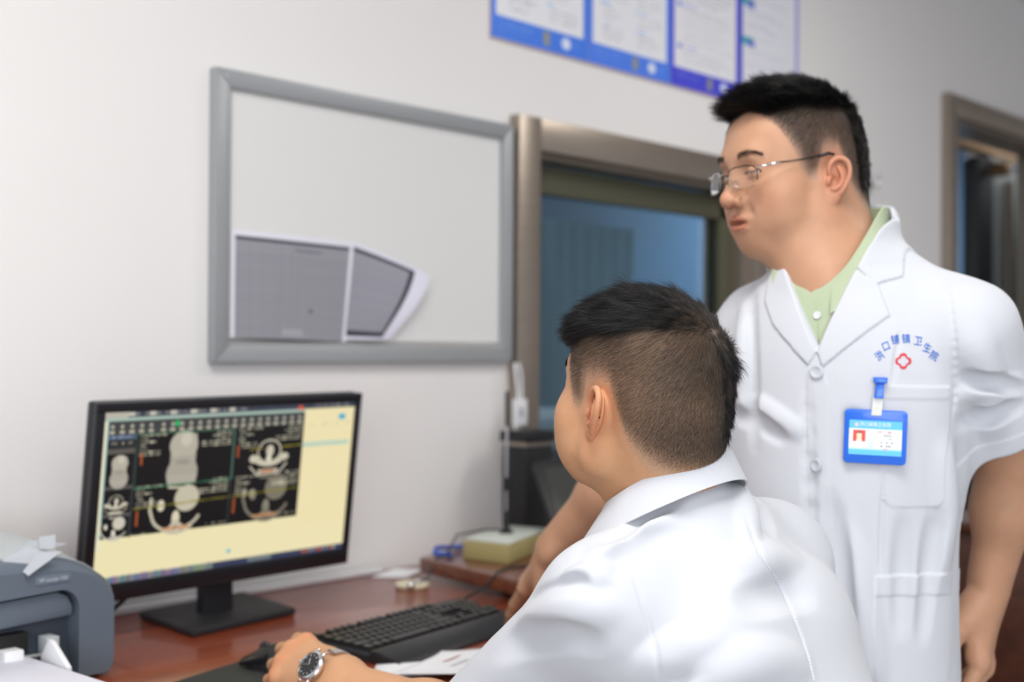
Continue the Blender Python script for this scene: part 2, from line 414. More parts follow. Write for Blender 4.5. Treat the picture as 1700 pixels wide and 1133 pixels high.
# ---- four posters in a row
PXS = [2.385, 2.775, 3.162, 3.538, 3.905]
LABP = ['leftmost blue bordered notice of the row above the window', 'second blue bordered notice from the left above the window',
        'violet bordered notice, third from the left above the window', 'pale bordered notice with teal tabs, rightmost of the row above the window']
PB, PT = 2.038, 2.62
for i in range(4):
    t_ = thing('wall_poster', LABP[i], 'poster', (PXS[i], WY, PB), 'notices in a row above the window')
    bc = [(66, 124, 232), (78, 128, 236), (72, 74, 214), (150, 150, 226)][i]
    im = Img(150, 210, (233, 234, 240))
    im.rect(0, .90, 1, 1, bc); im.rect(0, 0, .05, 1, bc); im.rect(.95, 0, 1, 1, bc)
    if i == 3: im.rect(0, .90, 1, 1, (72, 74, 214)); im.rect(.0, 0, .04, 1, (70, 70, 200)); im.rect(.05, .0, .95, .90, (230, 231, 240))
    r0 = .06
    for r in range(24):
        y = .30+r*.024
        if i in (0, 1):
            for x in (.14, .56):
                if r % 4 == 0: im.text(x, y, x+.12, .014, (90, 160, 240), .9)
                else: im.text(x+.02, y, x+.02+random.uniform(.18, .33), .008, (120, 120, 130), .7)
        elif i == 2:
            if r % 9 == 2: im.ell(.12, y+.006, .025, .012, (74, 84, 216)); im.text(.18, y, .36, .014, (130, 140, 230), .8)
            else: im.text(.16, y, random.uniform(.55, .92), .008, (135, 130, 140), .6)
        else:
            if r in (5, 14): im.rect(.04, y-.01, .22, y+.03, (60, 170, 180)); im.rect(.12, y, .24, y+.035, (90, 110, 205))
            elif r % 3: im.text(.1, y, random.uniform(.5, .85), .008, (140, 140, 160), .55)
    im.text(.08, .93, .40, .010, (150, 190, 250), .7); im.text(.08, .955, .36, .008, (150, 190, 250), .5)
    im.rect(.52, .915, .59, .975, (150, 150, 140)); im.ell(.76, .945, .05, .026, (225, 232, 250)); im.text(.84, .94, .94, .01, (170, 200, 250), .6)
    x0, x1 = PXS[i]+.001, PXS[i+1]-.001
    MB().box((x0, WY-.006, PB), (x1, WY-.0006, PT)).build('backing_board', mat('poster_backing', hexc(196, 176, 176), .6), t_)
    paint_grid('print', im, (x0, WY-.0066, PT), (x1-x0, 0, 0), (0, 0, PB+.004-PT), mat('poster_print', attr=True, rough=.35, coat=.15), t_)

# small things on the wall at the window edge
t = thing('wall_hook', 'small oval chrome hook plate on the wall behind the standing man', 'hook', (4.6, WY, 1.8))
hp = ony(1436, 303, WY)
t.location = hp; WLOC['wall_hook'] = hp
pl_ = MB().lathe([(0, 0), (.03, 0), (.034, .006), (.02, .016), (0, .018)], (0, 0, 0), 24, (0, -1, 0))
pl_.v = [(x*.9+hp[0], y+hp[1], z*1.7+hp[2]) for x, y, z in pl_.v]; pl_.build('plate', mat('hook_grey', hexc(120, 128, 132), .35, metal=.2), t, smooth='auto')
MB().tube([hp+np.array((0, -.015, -.01)), hp+np.array((0, -.05, -.02)), hp+np.array((0, -.055, .02))], .006).build('hook', m_chrome, t, smooth=True)
t = thing('switch_box', 'small white cable box on the wall below the whiteboard corner', 'switch', (2.44, WY, 1.10))
c = ony(849, 683, WY-.02)
MB().box((c[0]-.016, WY-.06, c[2]-.035), (c[0]+.018, WY-.035, c[2]+.032)).build('box', m_wplast, t, bevel=.004)
MB().box((c[0]-.013, WY-.063, c[2]-.012), (c[0]-.002, WY-.06, c[2]+.012)).build('button', mat('button_grey', (.35, .38, .45), .4), t, bevel=.001)
for j, (dx, r) in enumerate(((-.012, .004), (.005, .003))):
    pts = [(c[0]+dx-.006, WY-.045, BZ0-.002)]+[(c[0]+dx+.005*math.sin(k*1.3+j), WY-.045-.004*math.sin(k*.9), BZ0-.03-k*.045) for k in range(9)]
    tag(MB().tube(pts, r, 8).build('hanging_cable', m_wplast, loc=pts[-1], smooth=True), ['white cable hanging left of the small box beside the window frame', 'thin white cable hanging through the small box beside the window frame'][j], 'cable')
# ================================================================== DESK AND WHAT STANDS ON IT
DZ = .75
def wood_mat(name, c1, c2, rough, coat):
    m = bpy.data.materials.new(name); m.use_nodes = True; nt = m.node_tree; b = nt.nodes['Principled BSDF']
    tc = nt.nodes.new('ShaderNodeTexCoord'); mp = nt.nodes.new('ShaderNodeMapping'); mp.inputs['Scale'].default_value = (1.2, 9, 9)
    n = nt.nodes.new('ShaderNodeTexNoise'); n.inputs['Scale'].default_value = 4; n.inputs['Detail'].default_value = 7; n.inputs['Distortion'].default_value = .6
    cr = nt.nodes.new('ShaderNodeValToRGB'); cr.color_ramp.elements[0].position = .35; cr.color_ramp.elements[1].position = .68
    cr.color_ramp.elements[0].color = (*c1, 1); cr.color_ramp.elements[1].color = (*c2, 1)
    nt.links.new(tc.outputs['Object'], mp.inputs[0]); nt.links.new(mp.outputs[0], n.inputs['Vector']); nt.links.new(n.outputs['Fac'], cr.inputs[0])
    nt.links.new(cr.outputs[0], b.inputs['Base Color']); b.inputs['Roughness'].default_value = rough
    b.inputs['Coat Weight'].default_value = coat; b.inputs['Coat Roughness'].default_value = .12
    return m
m_desk = wood_mat('red_brown_desk_wood', hexc(124, 50, 26), hexc(152, 70, 38), .35, .6)
m_wood2 = wood_mat('dark_brown_wood', hexc(92, 50, 34), hexc(118, 66, 44), .35, .4)

t = thing('desk', 'long glossy red brown wooden desk against the white wall under the monitor', 'desk', (1.3, 1.8, 0))
MB().box((.10, 1.36, DZ-.03), (2.42, WY-.014, DZ)).build('desktop', m_desk, t, bevel=.004)
for x in (.14, 2.34): MB().box((x, 1.45, 0), (x+.03, WY-.03, DZ-.03)).build('side_panel', m_desk, t, bevel=.003)
MB().box((.17, 2.12, .25), (2.34, 2.14, DZ-.03)).build('back_panel', m_desk, t)
# strip of pale tape at the wall and a scrap of paper
tag(MB().box((1.20, WY-.045, DZ), (2.0, WY-.013, DZ+.012)).build('cable_duct', m_wplast, loc=(1.6, WY-.03, DZ), bevel=.002), 'low white cable duct along the wall at the back of the desk', 'cable duct')
tag(MB().add([(1.99, 2.10, DZ+.0005), (2.09, 2.15, DZ+.0005), (2.05, 2.205, DZ+.0005), (1.94, 2.16, DZ+.0005), (1.99, 2.10, DZ+.0015), (2.09, 2.15, DZ+.0015), (2.05, 2.205, DZ+.0015), (1.94, 2.16, DZ+.0015)],
         [(0, 3, 2, 1), (4, 5, 6, 7), (0, 1, 5, 4), (1, 2, 6, 5), (2, 3, 7, 6), (3, 0, 4, 7)]).build('paper_scrap', m_white_p, loc=(2.02, 2.15, DZ)), 'small white scrap of paper at the back of the desk near the corner board', 'paper')

# second, slightly higher table in the corner
t = thing('side_table', 'dark brown wooden side table, a little higher, overlapping the desk end', 'table', (2.9, 1.9, 0))
TZ = .795
MB().prism([(2.005, 2.075), (1.945, 1.74), (1.952, 1.715), (3.9, 1.70), (3.9, 2.19), (2.60, 2.19), (2.02, 2.09)], TZ-.032, TZ, 'z').build('tabletop', m_wood2, t, bevel=.006)
for x, y in ((2.46, 1.76), (3.84, 1.76), (3.84, 2.13), (2.46, 2.13)): MB().box((x, y, 0), (x+.04, y+.04, TZ-.03)).build('leg', m_wood2, t, bevel=.003)

# ---- monitor
MO = np.array([1.152, 1.962, 1.160]); MU = np.array([.583, 0, .006]); MV = np.array([-.004, .038, -.342])
mu = MU/np.linalg.norm(MU); mv = MV/np.linalg.norm(MV); mn = np.cross(mu, mv); mn = mn if mn[1] < 0 else -mn   # towards the viewer
MWd, MHt = np.linalg.norm(MU), np.linalg.norm(MV)
def mp_(u, v, d): return MO+mu*u+mv*v+mn*d
t = thing('computer_monitor', 'black flat computer monitor showing grey body scans on a cream desktop', 'monitor', (1.44, 2.04, DZ))
def slab(mb, u0, v0, u1, v1, d0, d1):
    mb.add([mp_(u0, v0, d0), mp_(u1, v0, d0), mp_(u1, v1, d0), mp_(u0, v1, d0), mp_(u0, v0, d1), mp_(u1, v0, d1), mp_(u1, v1, d1), mp_(u0, v1, d1)],
           [(0, 3, 2, 1), (4, 5, 6, 7), (0, 1, 5, 4), (1, 2, 6, 5), (2, 3, 7, 6), (3, 0, 4, 7)]); return mb
m_bezel = mat('monitor_bezel_black', (.010, .010, .013), .28)
m_case = mat('monitor_case_black', (.014, .014, .017), .5)
sl, sr, st, sb = .017, .015, .017, .031
bz = slab(MB(), 0, 0, MWd, st, -.012, 0); slab(bz, 0, MHt-sb, MWd, MHt, -.012, 0)
slab(bz, 0, st, sl, MHt-sb, -.012, 0); slab(bz, MWd-sr, st, MWd, MHt-sb, -.012, 0)
bz.build('bezel', m_bezel, t, bevel=.0015)
cs = slab(MB(), 0, 0, MWd, MHt, -.034, -.0125); slab(cs, .12, .06, MWd-.12, MHt-.03, -.060, -.034)
cs.build('back_case', m_case, t, bevel=.005)
# the picture on the screen
im = Img(520, 300, (250, 238, 190))
A = 520/300.
im.rect(0, 0, 1, .035, (62, 68, 82)); 
for k in range(7): im.rect(.005+k*.075, .004, .03+k*.075, .026, (210, 205, 190)); im.text(.032+k*.075, .008, .075+k*.075, .016, (200, 196, 180), .8, cw=.005)
im.rect(0, 0, .08, .035, (196, 190, 176)); im.text(.82, .006, .97, .02, (190, 186, 170), .8, cw=.006)
im.rect(0.0, .035, .775, .055, (176, 200, 186)); im.ell(.755, .025, .012, .016, (230, 90, 60))
im.rect(0, .05, .018, .80, (246, 240, 206)); im.rect(.012, .05, .018, .735, (170, 205, 200))
im.rect(.018, .055, .775, .735, (9, 9, 7))
im.rect(.018, .055, .775, .135, (66, 68, 68))
for k in range(22):
    x = .03+k*.034+(.01 if k > 4 else 0)
    im.ell(x, .085, .006, .013, (190, 186, 168)); im.rect(x-.009, .108, x+.009, .126, (205, 198, 176), .9)
im.ell(.262, .082, .010, .018, (40, 190, 110))
im.rect(.018, .135, .115, .735, (40, 42, 44)); im.rect(.018, .135, .115, .16, (84, 104, 130)); im.text(.03, .14, .1, .012, (200, 205, 210), .9)
im.text(.03, .175, .105, .016, (210, 200, 170), .9); im.rect(.018, .215, .115, .245, (96, 92, 86)); im.rect(.018, .43, .115, .45, (90, 88, 84)); im.rect(.018, .59, .115, .61, (90, 88, 84))
for y0, y1 in ((.245, .43), (.45, .59), (.61, .735)): im.rect(.02, y0, .11, y1, (8, 8, 7))
def torso(cx, y0, y1, s):
    H_ = y1-y0
    im.rect(cx-.050*s, y0, cx+.050*s, y0+H_*.62, (176, 170, 156)); im.rect(cx-.05*s, y0, cx-.02*s, y0+.05*s, (20, 20, 18))
    im.ell(cx, y0+H_*.22, .056*s, H_*.3, (190, 184, 168)); im.ell(cx, y0+H_*.78, .062*s, H_*.36, (178, 172, 158)); im.rect(cx-.056*s, y0+H_*.8, cx+.056*s, y1, (184, 178, 164))
    im.ell(cx+.008*s, y0+H_*.1, .022*s, H_*.14, (214, 208, 190), .8); im.ell(cx, y0+H_*.55, .03*s, H_*.05, (150, 145, 132), .6)
torso(.292, .15, .455, .95); im.rect(.20, .455, .40, .52, (9, 9, 7))
torso(.065, .262, .425, .52)
def arcp(cx, cy, rx, ry, a0, a1, n=14): return [(cx+rx*math.cos(math.radians(a0+(a1-a0)*k/n)), cy+ry*math.sin(math.radians(a0+(a1-a0)*k/n))) for k in range(n+1)]
def thorax(cx, cy, s, c=(214, 206, 184)):
    K = (9, 9, 7)
    im.ell(cx-.066*s, cy+.045*s, .020*s, .026*s, c); im.ell(cx+.068*s, cy+.04*s, .020*s, .026*s, c)
    im.line(arcp(cx, cy, .074*s, .085*s, 20, 160), .030*s, c)
    im.ell(cx, cy, .054*s, .082*s, c); im.ell(cx, cy+.0*s, .047*s, .070*s, K)
    im.ell(cx+.003*s, cy-.005*s, .017*s, .040*s, c); im.ell(cx, cy+.05*s, .012*s, .030*s, (234, 228, 205)); im.line(arcp(cx, cy-.01*s, .052*s, .082*s, 25, 155), .012*s, c)
    im.line([(cx-.080*s, cy+.095*s), (cx-.048*s, cy+.150*s), (cx+.048*s, cy+.150*s), (cx+.080*s, cy+.085*s)], .013*s, c)
    im.rect(cx-.045*s, cy+.118*s, cx+.045*s, cy+.140*s, c)
thorax(.635, .295, .95); thorax(.062, .52, .47)
def lungs(cx, cy, s, c):
    c2 = tuple(min(255, int(q*1.12)) for q in c)
    im.line([(cx-.105*s, cy-.085*s), (cx-.108*s, cy-.01*s)]+arcp(cx, cy+.015*s, .100*s, .125*s, 170, 95, 8), .022*s, c)
    im.line(arcp(cx-.002*s, cy+.01*s, .098*s, .118*s, 88, 22, 9), .022*s, c)
    im.line(arcp(cx, cy+.03*s, .086*s, .122*s, 140, 45, 9), .020*s, c)
    im.ell(cx+.036*s, cy-.070*s, .050*s, .088*s, c); im.ell(cx-.066*s, cy-.035*s, .0145*s, .038*s, c2)
    im.line([(cx-.04*s, cy-.150*s), (cx+.02*s, cy-.140*s)], .018*s, c)
    im.ell(cx-.004*s, cy+.055*s, .016*s, .050*s, c2)
    im.line([(cx-.004*s, cy+.08*s), (cx-.035*s, cy+.135*s)], .030*s, c); im.line([(cx-.004*s, cy+.08*s), (cx+.035*s, cy+.13*s)], .030*s, c)
lungs(.285, .605, .93, (206, 198, 174)); lungs(.642, .595, .93, (128, 122, 106)); lungs(.062, .68, .44, (214, 208, 190))
for (x0, y0) in ((.125, .14), (.50, .135), (.125, .445), (.50, .44)):
    for r in range(7): im.text(x0+.005, y0+r*.019, x0+(.10, .035, .065, .03, .035, .085, .08)[r], .014, (222, 216, 190), 1, .95, cw=.006)
for (x1, y0) in ((.475, .145), (.77, .14), (.475, .435), (.77, .43)):
    for r in range(5): im.text(x1-(.06, .075, .06, .115, .115)[r], y0+r*.0185, x1, .014, (222, 216, 190), 1, .95, cw=.006)
G = (60, 140, 100)
im.line([(.12, .137), (.48, .137)], .008, G, .8); im.line([(.12, .455), (.49, .447)], .009, G, .8); im.line([(.12, .14), (.12, .455)], .006, (110, 160, 140)); im.line([(.485, .14), (.485, .45)], .009, (92, 130, 115))
im.line([(.485, .45), (.485, .735)], .008, (70, 72, 74)); im.line([(.117, .46), (.117, .735)], .008, (60, 62, 64))
Yl = (150, 140, 40)
im.line([(.125, .575), (.48, .56)], .009, Yl, .8); im.line([(.49, .56), (.765, .545)], .009, Yl, .8); im.line([(.555, .275), (.61, .27)], .009, Yl); im.line([(.685, .27), (.77, .265)], .009, Yl)
Og = (206, 100, 44)
for x, y0, y1 in ((.14, .25, .32), (.505, .245, .32), (.14, .59, .68), (.505, .575, .67)): im.rect(x-.005, y0, x+.004, y1, Og, .8)
for x, y in ((.285, .715), (.635, .70)): im.rect(x-.05, y-.008, x+.05, y+.010, (214, 150, 100), .9)
im.rect(.605, .415, .66, .428, (214, 130, 80)); im.text(.12, .722, .2, .012, (210, 205, 180), .9); im.text(.4, .71, .48, .012, (210, 205, 180), .9); im.text(.70, .70, .77, .012, (210, 205, 180), .9)
# cream application panel and task bar
im.rect(.775, .035, 1, .79, (250, 236, 186)); im.ell(.945, .095, .016, .02, (70, 180, 214)); im.rect(.775, .255, .985, .285, (196, 220, 200))
for x in (.80, .85, .90, .955): im.text(x, .135, x+.035, .012, (200, 190, 160), .7)
im.rect(0, .965, 1, 1, (56, 64, 92))
for k in range(40): im.rect(k*.011, .955+.01*random.random(), k*.011+.014, 1, random.choice([(150, 190, 120), (110, 160, 190), (200, 150, 170), (180, 200, 150), (160, 140, 180)]), .55)
im.ell(.5, .905, .008, .012, (70, 190, 220)); im.rect(.58, .968, .68, .995, (150, 160, 150), .7)
for k in range(8): im.ell(.82+k*.02, .98, .006, .01, random.choice([(230, 110, 70), (190, 190, 170), (110, 170, 200)]))
m_scr = mat('lit_screen', attr=True, rough=.25, emit=.78, spec=.3)
nt_ = m_scr.node_tree; pb_ = nt_.nodes['Principled BSDF']
for l_ in list(pb_.inputs['Base Color'].links): nt_.links.remove(l_)
pb_.inputs['Base Color'].default_value = (.01, .01, .012, 1)
so = mp_(sl, st, -.004)
scr = paint_grid('screen', im, so, mu*(MWd-sl-sr), mv*(MHt-st-sb), m_scr, t)
tag(MB().build('x', m_bezel) if False else scr, 'lit screen with four scan views')
neck_c = np.array([1.445, 2.03])
nk = MB().box((neck_c[0]-.032, 2.030, DZ+.012), (neck_c[0]+.032, 2.058, .93)).build('neck', m_case, t, bevel=.004)
base_pts = [(1.345, 2.14), (1.315, 1.925), (1.568, 1.957), (1.60, 2.165)]
MB().prism(base_pts, DZ, DZ+.014, 'z').build('base', m_case, t, bevel=.005)
# small reddish mark low on the bezel
tv, tf = text_mesh('HKC', .011)
v_ = [mp_(.035+x, MHt-.014-y, .0006) for x, y, z in tv]
link_mesh('maker_mark', v_, tf, mat('dull_red_mark', (.10, .03, .03), .5), t)

tag(MB().tube([(1.10, 2.06, DZ+.03), (1.16, 2.05, DZ+.02), (1.22, 2.045, DZ+.035), (1.28, 2.05, DZ+.075), (1.34, 2.07, DZ+.14)], .0045, 8).build('power_cable', m_black_soft, loc=(1.2, 2.05, DZ), smooth=True), 'black cable sagging from the back of the monitor towards the printer', 'cable')

# ---- keyboard
KO = np.array([1.388, 1.708, 0]); ku = np.array([.988, .156, 0])*1.02; kv = np.array([.156, -.988, 0])*1.09; KW, KD = .402, .188
def kp(u, v, z): return KO+ku*u+kv*v+np.array([0, 0, DZ+z])
t = thing('keyboard', 'full size black keyboard with a wide wrist rest on the desk', 'keyboard', tuple(kp(KW/2, KD/2, 0)))
def kprism(mb, u0, u1, prof):
    n = len(prof); vs = [kp(u0, a, b) for a, b in prof]+[kp(u1, a, b) for a, b in prof]
    return mb.add(vs, [list(range(n))[::-1], list(range(n, 2*n))]+[[i, (i+1) % n, n+(i+1) % n, n+i] for i in range(n)])
m_kb = mat('keyboard_black', (.018, .018, .020), .42)
kprism(MB(), -.005, KW+.005, [(-.004, 0), (-.004, .022), (.125, .014), (.128, 0)]).build('case', m_kb, t, bevel=.002)
kprism(MB(), -.005, KW+.005, [(.1285, 0), (.1285, .020), (.142, .021), (.178, .012), (KD, .004), (KD, 0)]).build('wrist_rest', m_kb, t, bevel=.003)
m_key = mat('key_black', (.014, .014, .015), .35)
m_leg = mat('key_legend', (.32, .30, .22), .5)
rows = []
def krow(v, items): rows.append((v, items))
U_ = .0187
xs = 0.006
def seq(ws, x0):
    out = []; x = x0
    for w in ws:
        if w > 0: out.append((x, w*U_))
        x += abs(w)*U_
    return out
s_ = .0175/.0187
nav = 15.25; num = 18.5
allrows = [
    [1, -1, 1, 1, 1, 1, -.5, 1, 1, 1, 1, -.5, 1, 1, 1, 1, -.25, 1, 1, 1],
    [1]*13+[2, -.25, 1, 1, 1, -.25, 1, 1, 1, 1],
    [1.5]+[1]*12+[1.5, -.25, 1, 1, 1, -.25, 1, 1, 1, 1],
    [1.75]+[1]*11+[2.25, -3.5, 1, 1, 1, -1],
    [2.25]+[1]*10+[2.75, -1.25, 1, -1.25, 1, 1, 1, 1],
    [1.25, 1.25, 1.25, 6.25, 1.25, 1.25, 1.25, 1.25, -.25, 1, 1, 1, -.25, 2, 1, -1]]
UU = (KW-.008)/22.5
for r, ws in enumerate(allrows):
    x = .004; v0 = .006+r*.0188+(.004 if r else 0)
    for w in ws:
        if w > 0:
            a0, a1 = x+.0008, x+w*UU-.0008; b0, b1 = v0, v0+.0168
            zb = .021-.008*v0/.125; zt = zb+.009
            k = MB(); i = .0022
            k.add([kp(a0, b0, zb-.002), kp(a1, b0, zb-.002), kp(a1, b1, zb-.002), kp(a0, b1, zb-.002), kp(a0+i, b0+i*.6, zt), kp(a1-i, b0+i*.6, zt), kp(a1-i, b1-i, zt-.0006), kp(a0+i, b1-i, zt-.0006)],
                  [(0, 3, 2, 1), (4, 5, 6, 7), (0, 1, 5, 4), (1, 2, 6, 5), (2, 3, 7, 6), (3, 0, 4, 7)])
            k.cur = 1
            if w < 3: k.add([kp(a0+i+.0025, b0+.005, zt+.0001), kp(a0+i+.006, b0+.005, zt+.0001), kp(a0+i+.006, b0+.009, zt), kp(a0+i+.0025, b0+.009, zt)], [(0, 1, 2, 3)])
            k.build('key', [m_key, m_leg], t)
        x += abs(w)*UU
tag(MB().tube([kp(KW*.85, -.004, .012), kp(KW*.9, -.03, .008), (1.86, 1.80, DZ+.010), (1.93, 1.81, DZ+.022), (1.96, 1.80, DZ+.052), (2.02, 1.83, DZ+.050), (2.12, 1.80, DZ+.050)], .0028, 8).build('keyboard_cable', m_black_soft, loc=tuple(kp(KW*.9, -.03, 0)), smooth=True),
    'thin dark cable from the keyboard back up to the side table', 'cable')

# ---- mouse and its mat
MX, MY, ma = 1.272, 1.622, math.radians(100)
t = thing('computer_mouse', 'black computer mouse under the hand of the seated man', 'mouse', (MX, MY, DZ+.004))
fx, fy = math.cos(ma), math.sin(ma)
def mw(a, b, z): return (MX+fx*a+fy*b, MY+fy*a-fx*b, DZ+.0035+z)     # a forward, b to the right
vs = []; n1, n2 = 18, 16
for i in range(n1+1):
    s = i/n1; a = -.062+.124*s
    hw = .031*(1-.16*math.sin(s*math.pi))*(math.sin(math.pi*min(max(s, .02), .98)))**.28+.001
    top = .008+.033*math.sin(math.pi*min(max((s*.86+.07), 0), 1))**.8
    for j in range(n2+1):
        th = math.pi*j/n2
        vs.append(mw(a, hw*math.cos(th)*(1+.06*math.sin(th)), max(0, top*math.sin(th)**.75)))
fs = [[i*(n2+1)+j, i*(n2+1)+j+1, (i+1)*(n2+1)+j+1, (i+1)*(n2+1)+j] for i in range(n1) for j in range(n2)]
fs += [[i*(n2+1), (i+1)*(n2+1), (i+1)*(n2+1)+n2, i*(n2+1)+n2] for i in range(n1)]
fs += [list(range(n2+1)), [n1*(n2+1)+j for j in range(n2+1)][::-1]]
link_mesh('shell', vs, fs, m_kb, t, smooth='auto')
MB().lathe([(0, -.004), (.010, -.004), (.0115, 0), (.010, .004), (0, .004)], mw(.034, 0, .030), 20, (fy, -fx, 0)).build('scroll_wheel', m_dark, t, smooth='auto')
for s in (-1, 1):
    b = MB(); b.add([mw(.008, s*.003, .0405), mw(.060, s*.003, .020), mw(.069, s*.016, .014), mw(.064, s*.029, .010), mw(.01, s*.030, .026), mw(.008, s*.003, .037), mw(.060, s*.003, .012), mw(.067, s*.016, .008), mw(.062, s*.029, .004), mw(.01, s*.030, .016)],
               [(0, 1, 2, 3, 4), (9, 8, 7, 6, 5), (0, 5, 6, 1), (1, 6, 7, 2), (2, 7, 8, 3), (3, 8, 9, 4), (4, 9, 5, 0)])
    b.build('button', m_bezel, t, bevel=.0015)
b = MB().prism([(1.075, 1.672), (1.325, 1.735), (1.375, 1.52), (1.125, 1.455)], DZ+.0003, DZ+.0035, 'z')
tag(b.build('mouse_mat', mat('mat_cloth', (.03, .032, .028), .85, bump=.1, bscale=600), loc=(1.22, 1.6, DZ), bevel=.001), 'dark grey mouse mat at the front of the desk', 'mouse mat')

# ---- papers before the keyboard
def bent_sheet(name, pts, m, z, label, cat, warp=.003, n=14, marks=None):
    """four corners, bilinear, thin and slightly curled, 0.3 mm thick"""
    P = [np.array([*p, 0.]) for p in pts]
    a, b = np.meshgrid(np.linspace(0, 1, n+1), np.linspace(0, 1, n+1)); a = a.ravel()[:, None]; b = b.ravel()[:, None]
    V = P[0]*(1-a)*(1-b)+P[1]*a*(1-b)+P[2]*a*b+P[3]*(1-a)*b
    V[:, 2] = (z+warp*((2*a-1)**4+(2*b-1)**4*.6+.2*np.sin(a*7+b*3)**2))[:, 0]
    i = np.arange(n)[:, None]*(n+1)+np.arange(n)[None]; Q = np.stack([i, i+1, i+n+2, i+n+1], -1).reshape(-1, 4)
    V2 = V+np.array([0, 0, .0004])
    N = len(V); Qb = Q[:, ::-1]; edge = []
    rim = [k for k in range(n)]+[k*(n+1)+n for k in range(n)]+[n*(n+1)+n-k for k in range(n)]+[(n-k)*(n+1) for k in range(n)]
    for k in range(len(rim)): edge.append([rim[k], rim[(k+1) % len(rim)], rim[(k+1) % len(rim)]+N, rim[k]+N])
    o = fast_mesh(name, np.vstack([V, V2]), np.vstack([Qb, Q+N, np.array(edge)]), m, loc=(*np.mean([p for p in pts], 0), z))
    return tag(o, label, cat)
bent_sheet('paper_sheet', [(1.325, 1.478), (1.385, 1.530), (1.61, 1.41), (1.51, 1.34)], m_white_p, DZ+.0045, 'white sheet of paper beside the wrist of the seated man', 'paper', .002)
o = bent_sheet('paper_sheet', [(1.345, 1.455), (1.50, 1.500), (1.60, 1.455), (1.45, 1.345)], m_white_p, DZ+.0085, 'topmost white form with a faint red line before the keyboard', 'paper', .004)
for k in range(3):
    a = np.array([1.462, 1.461])+np.array([-.010, -.028])*k
    MB().add([(a[0], a[1], DZ+.0105), (a[0]+.05, a[1]+.012, DZ+.0105), (a[0]+.052, a[1]+.009, DZ+.0105), (a[0]+.002, a[1]-.003, DZ+.0105)], [(0, 1, 2, 3)]).build('printed_line', mat('faint_red_ink' if k == 0 else 'faint_grey_ink', (.5, .2, .18) if k == 0 else (.45, .45, .5), .8), o)

# ---- cream disc with a metal bead and its cable
t = thing('desk_puck', 'round cream disc with a shiny metal bead lying on the desk', 'disc', (1.93, 2.02, DZ))
MB().lathe([(0, 0), (.034, 0), (.037, .003), (.036, .007), (.030, .009), (.022, .006), (0, .006)], (1.925, 2.015, DZ), 36).build('disc', mat('cream_plastic', hexc(214, 206, 178), .35), t, smooth='auto')
MB().lathe([(0, 0), (.006, .001), (.009, .006), (.007, .012), (0, .014)], (1.893, 1.985, DZ+.004), 20).build('bead', m_chrome, t, smooth=True)
MB().lathe([(0, 0), (.012, .001), (.012, .006), (.006, .009), (0, .009)], (1.935, 2.01, DZ+.006), 20).build('clasp', m_alu_b, t, smooth='auto')
tag(MB().tube([(1.946, 2.012, DZ+.012), (1.965, 2.012, DZ+.010), (1.985, 2.02, DZ+.025), (2.01, 2.03, DZ+.049), (2.08, 2.05, DZ+.049)], .0025, 8).build('thin_cable', m_dark, loc=(1.96, 2.01, DZ), smooth=True), 'short dark cable from the cream disc up to the side table', 'cable')

# ---- olive base box with a slim gooseneck rod
t = thing('desk_microphone', 'olive box with a pale top and a slim upright rod on the side table', 'microphone', (2.18, 1.93, TZ))
m_ol = mat('olive_plastic', hexc(168, 156, 106), .5)
bx = [(2.062, 2.000), (2.073, 1.872), (2.325, 1.972), (2.30, 2.085)]
MB().prism(bx, TZ, TZ+.040, 'z').build('box', m_ol, t, bevel=.004)
ct = np.mean(bx, 0)
MB().prism([tuple(ct+(np.array(p)-ct)*.93) for p in bx], TZ+.0405, TZ+.046, 'z').build('top_plate', mat('pale_top_plate', hexc(206, 212, 204), .4), t, bevel=.002)
rb = np.array([2.188, 1.985, TZ+.046])
MB().lathe([(0, 0), (.016, 0), (.016, .004), (.008, .010), (.006, .035), (.004, .05), (0, .05)], rb, 24).build('rod_socket', m_blackp, t, smooth='auto')
MB().tube([rb+np.array((0, 0, .048)), rb+np.array((0, 0, .31))], .0028, 10).build('rod', m_chrome, t, smooth='auto')
MB().tube([rb+np.array((0, 0, .095)), rb+np.array((0, 0, .125))], .0062, 12).build('rod_joint', m_blackp, t, smooth='auto')
MB().tube([rb+np.array((0, 0, .24)), rb+np.array((0, 0, .32))], .0042, 12).build('rod_tip', m_dark, t, smooth='auto')
tag(MB().tube([(2.06, 2.03, TZ+.006), (2.03, 2.055, TZ+.010), (2.07, 2.09, TZ+.014), (2.15, 2.10, TZ+.006), (2.25, 2.11, TZ+.006)], .005, 8).build('network_cable', mat('blue_cable', hexc(50, 90, 190), .5), loc=(2.03, 2.055, TZ), smooth=True), 'loop of blue cable behind the olive box', 'cable')
tag(MB().tube([(2.205, 2.015, TZ+.0495), (2.17, 2.04, TZ+.0495), (2.12, 2.03, TZ+.0495), (2.07, 2.025, TZ+.0495), (2.045, 2.03, TZ+.01)], .0022, 8).build('thin_cable', m_dark, loc=(2.12, 2.03, TZ), smooth=True), 'thin dark cable lying over the top of the olive box', 'cable')

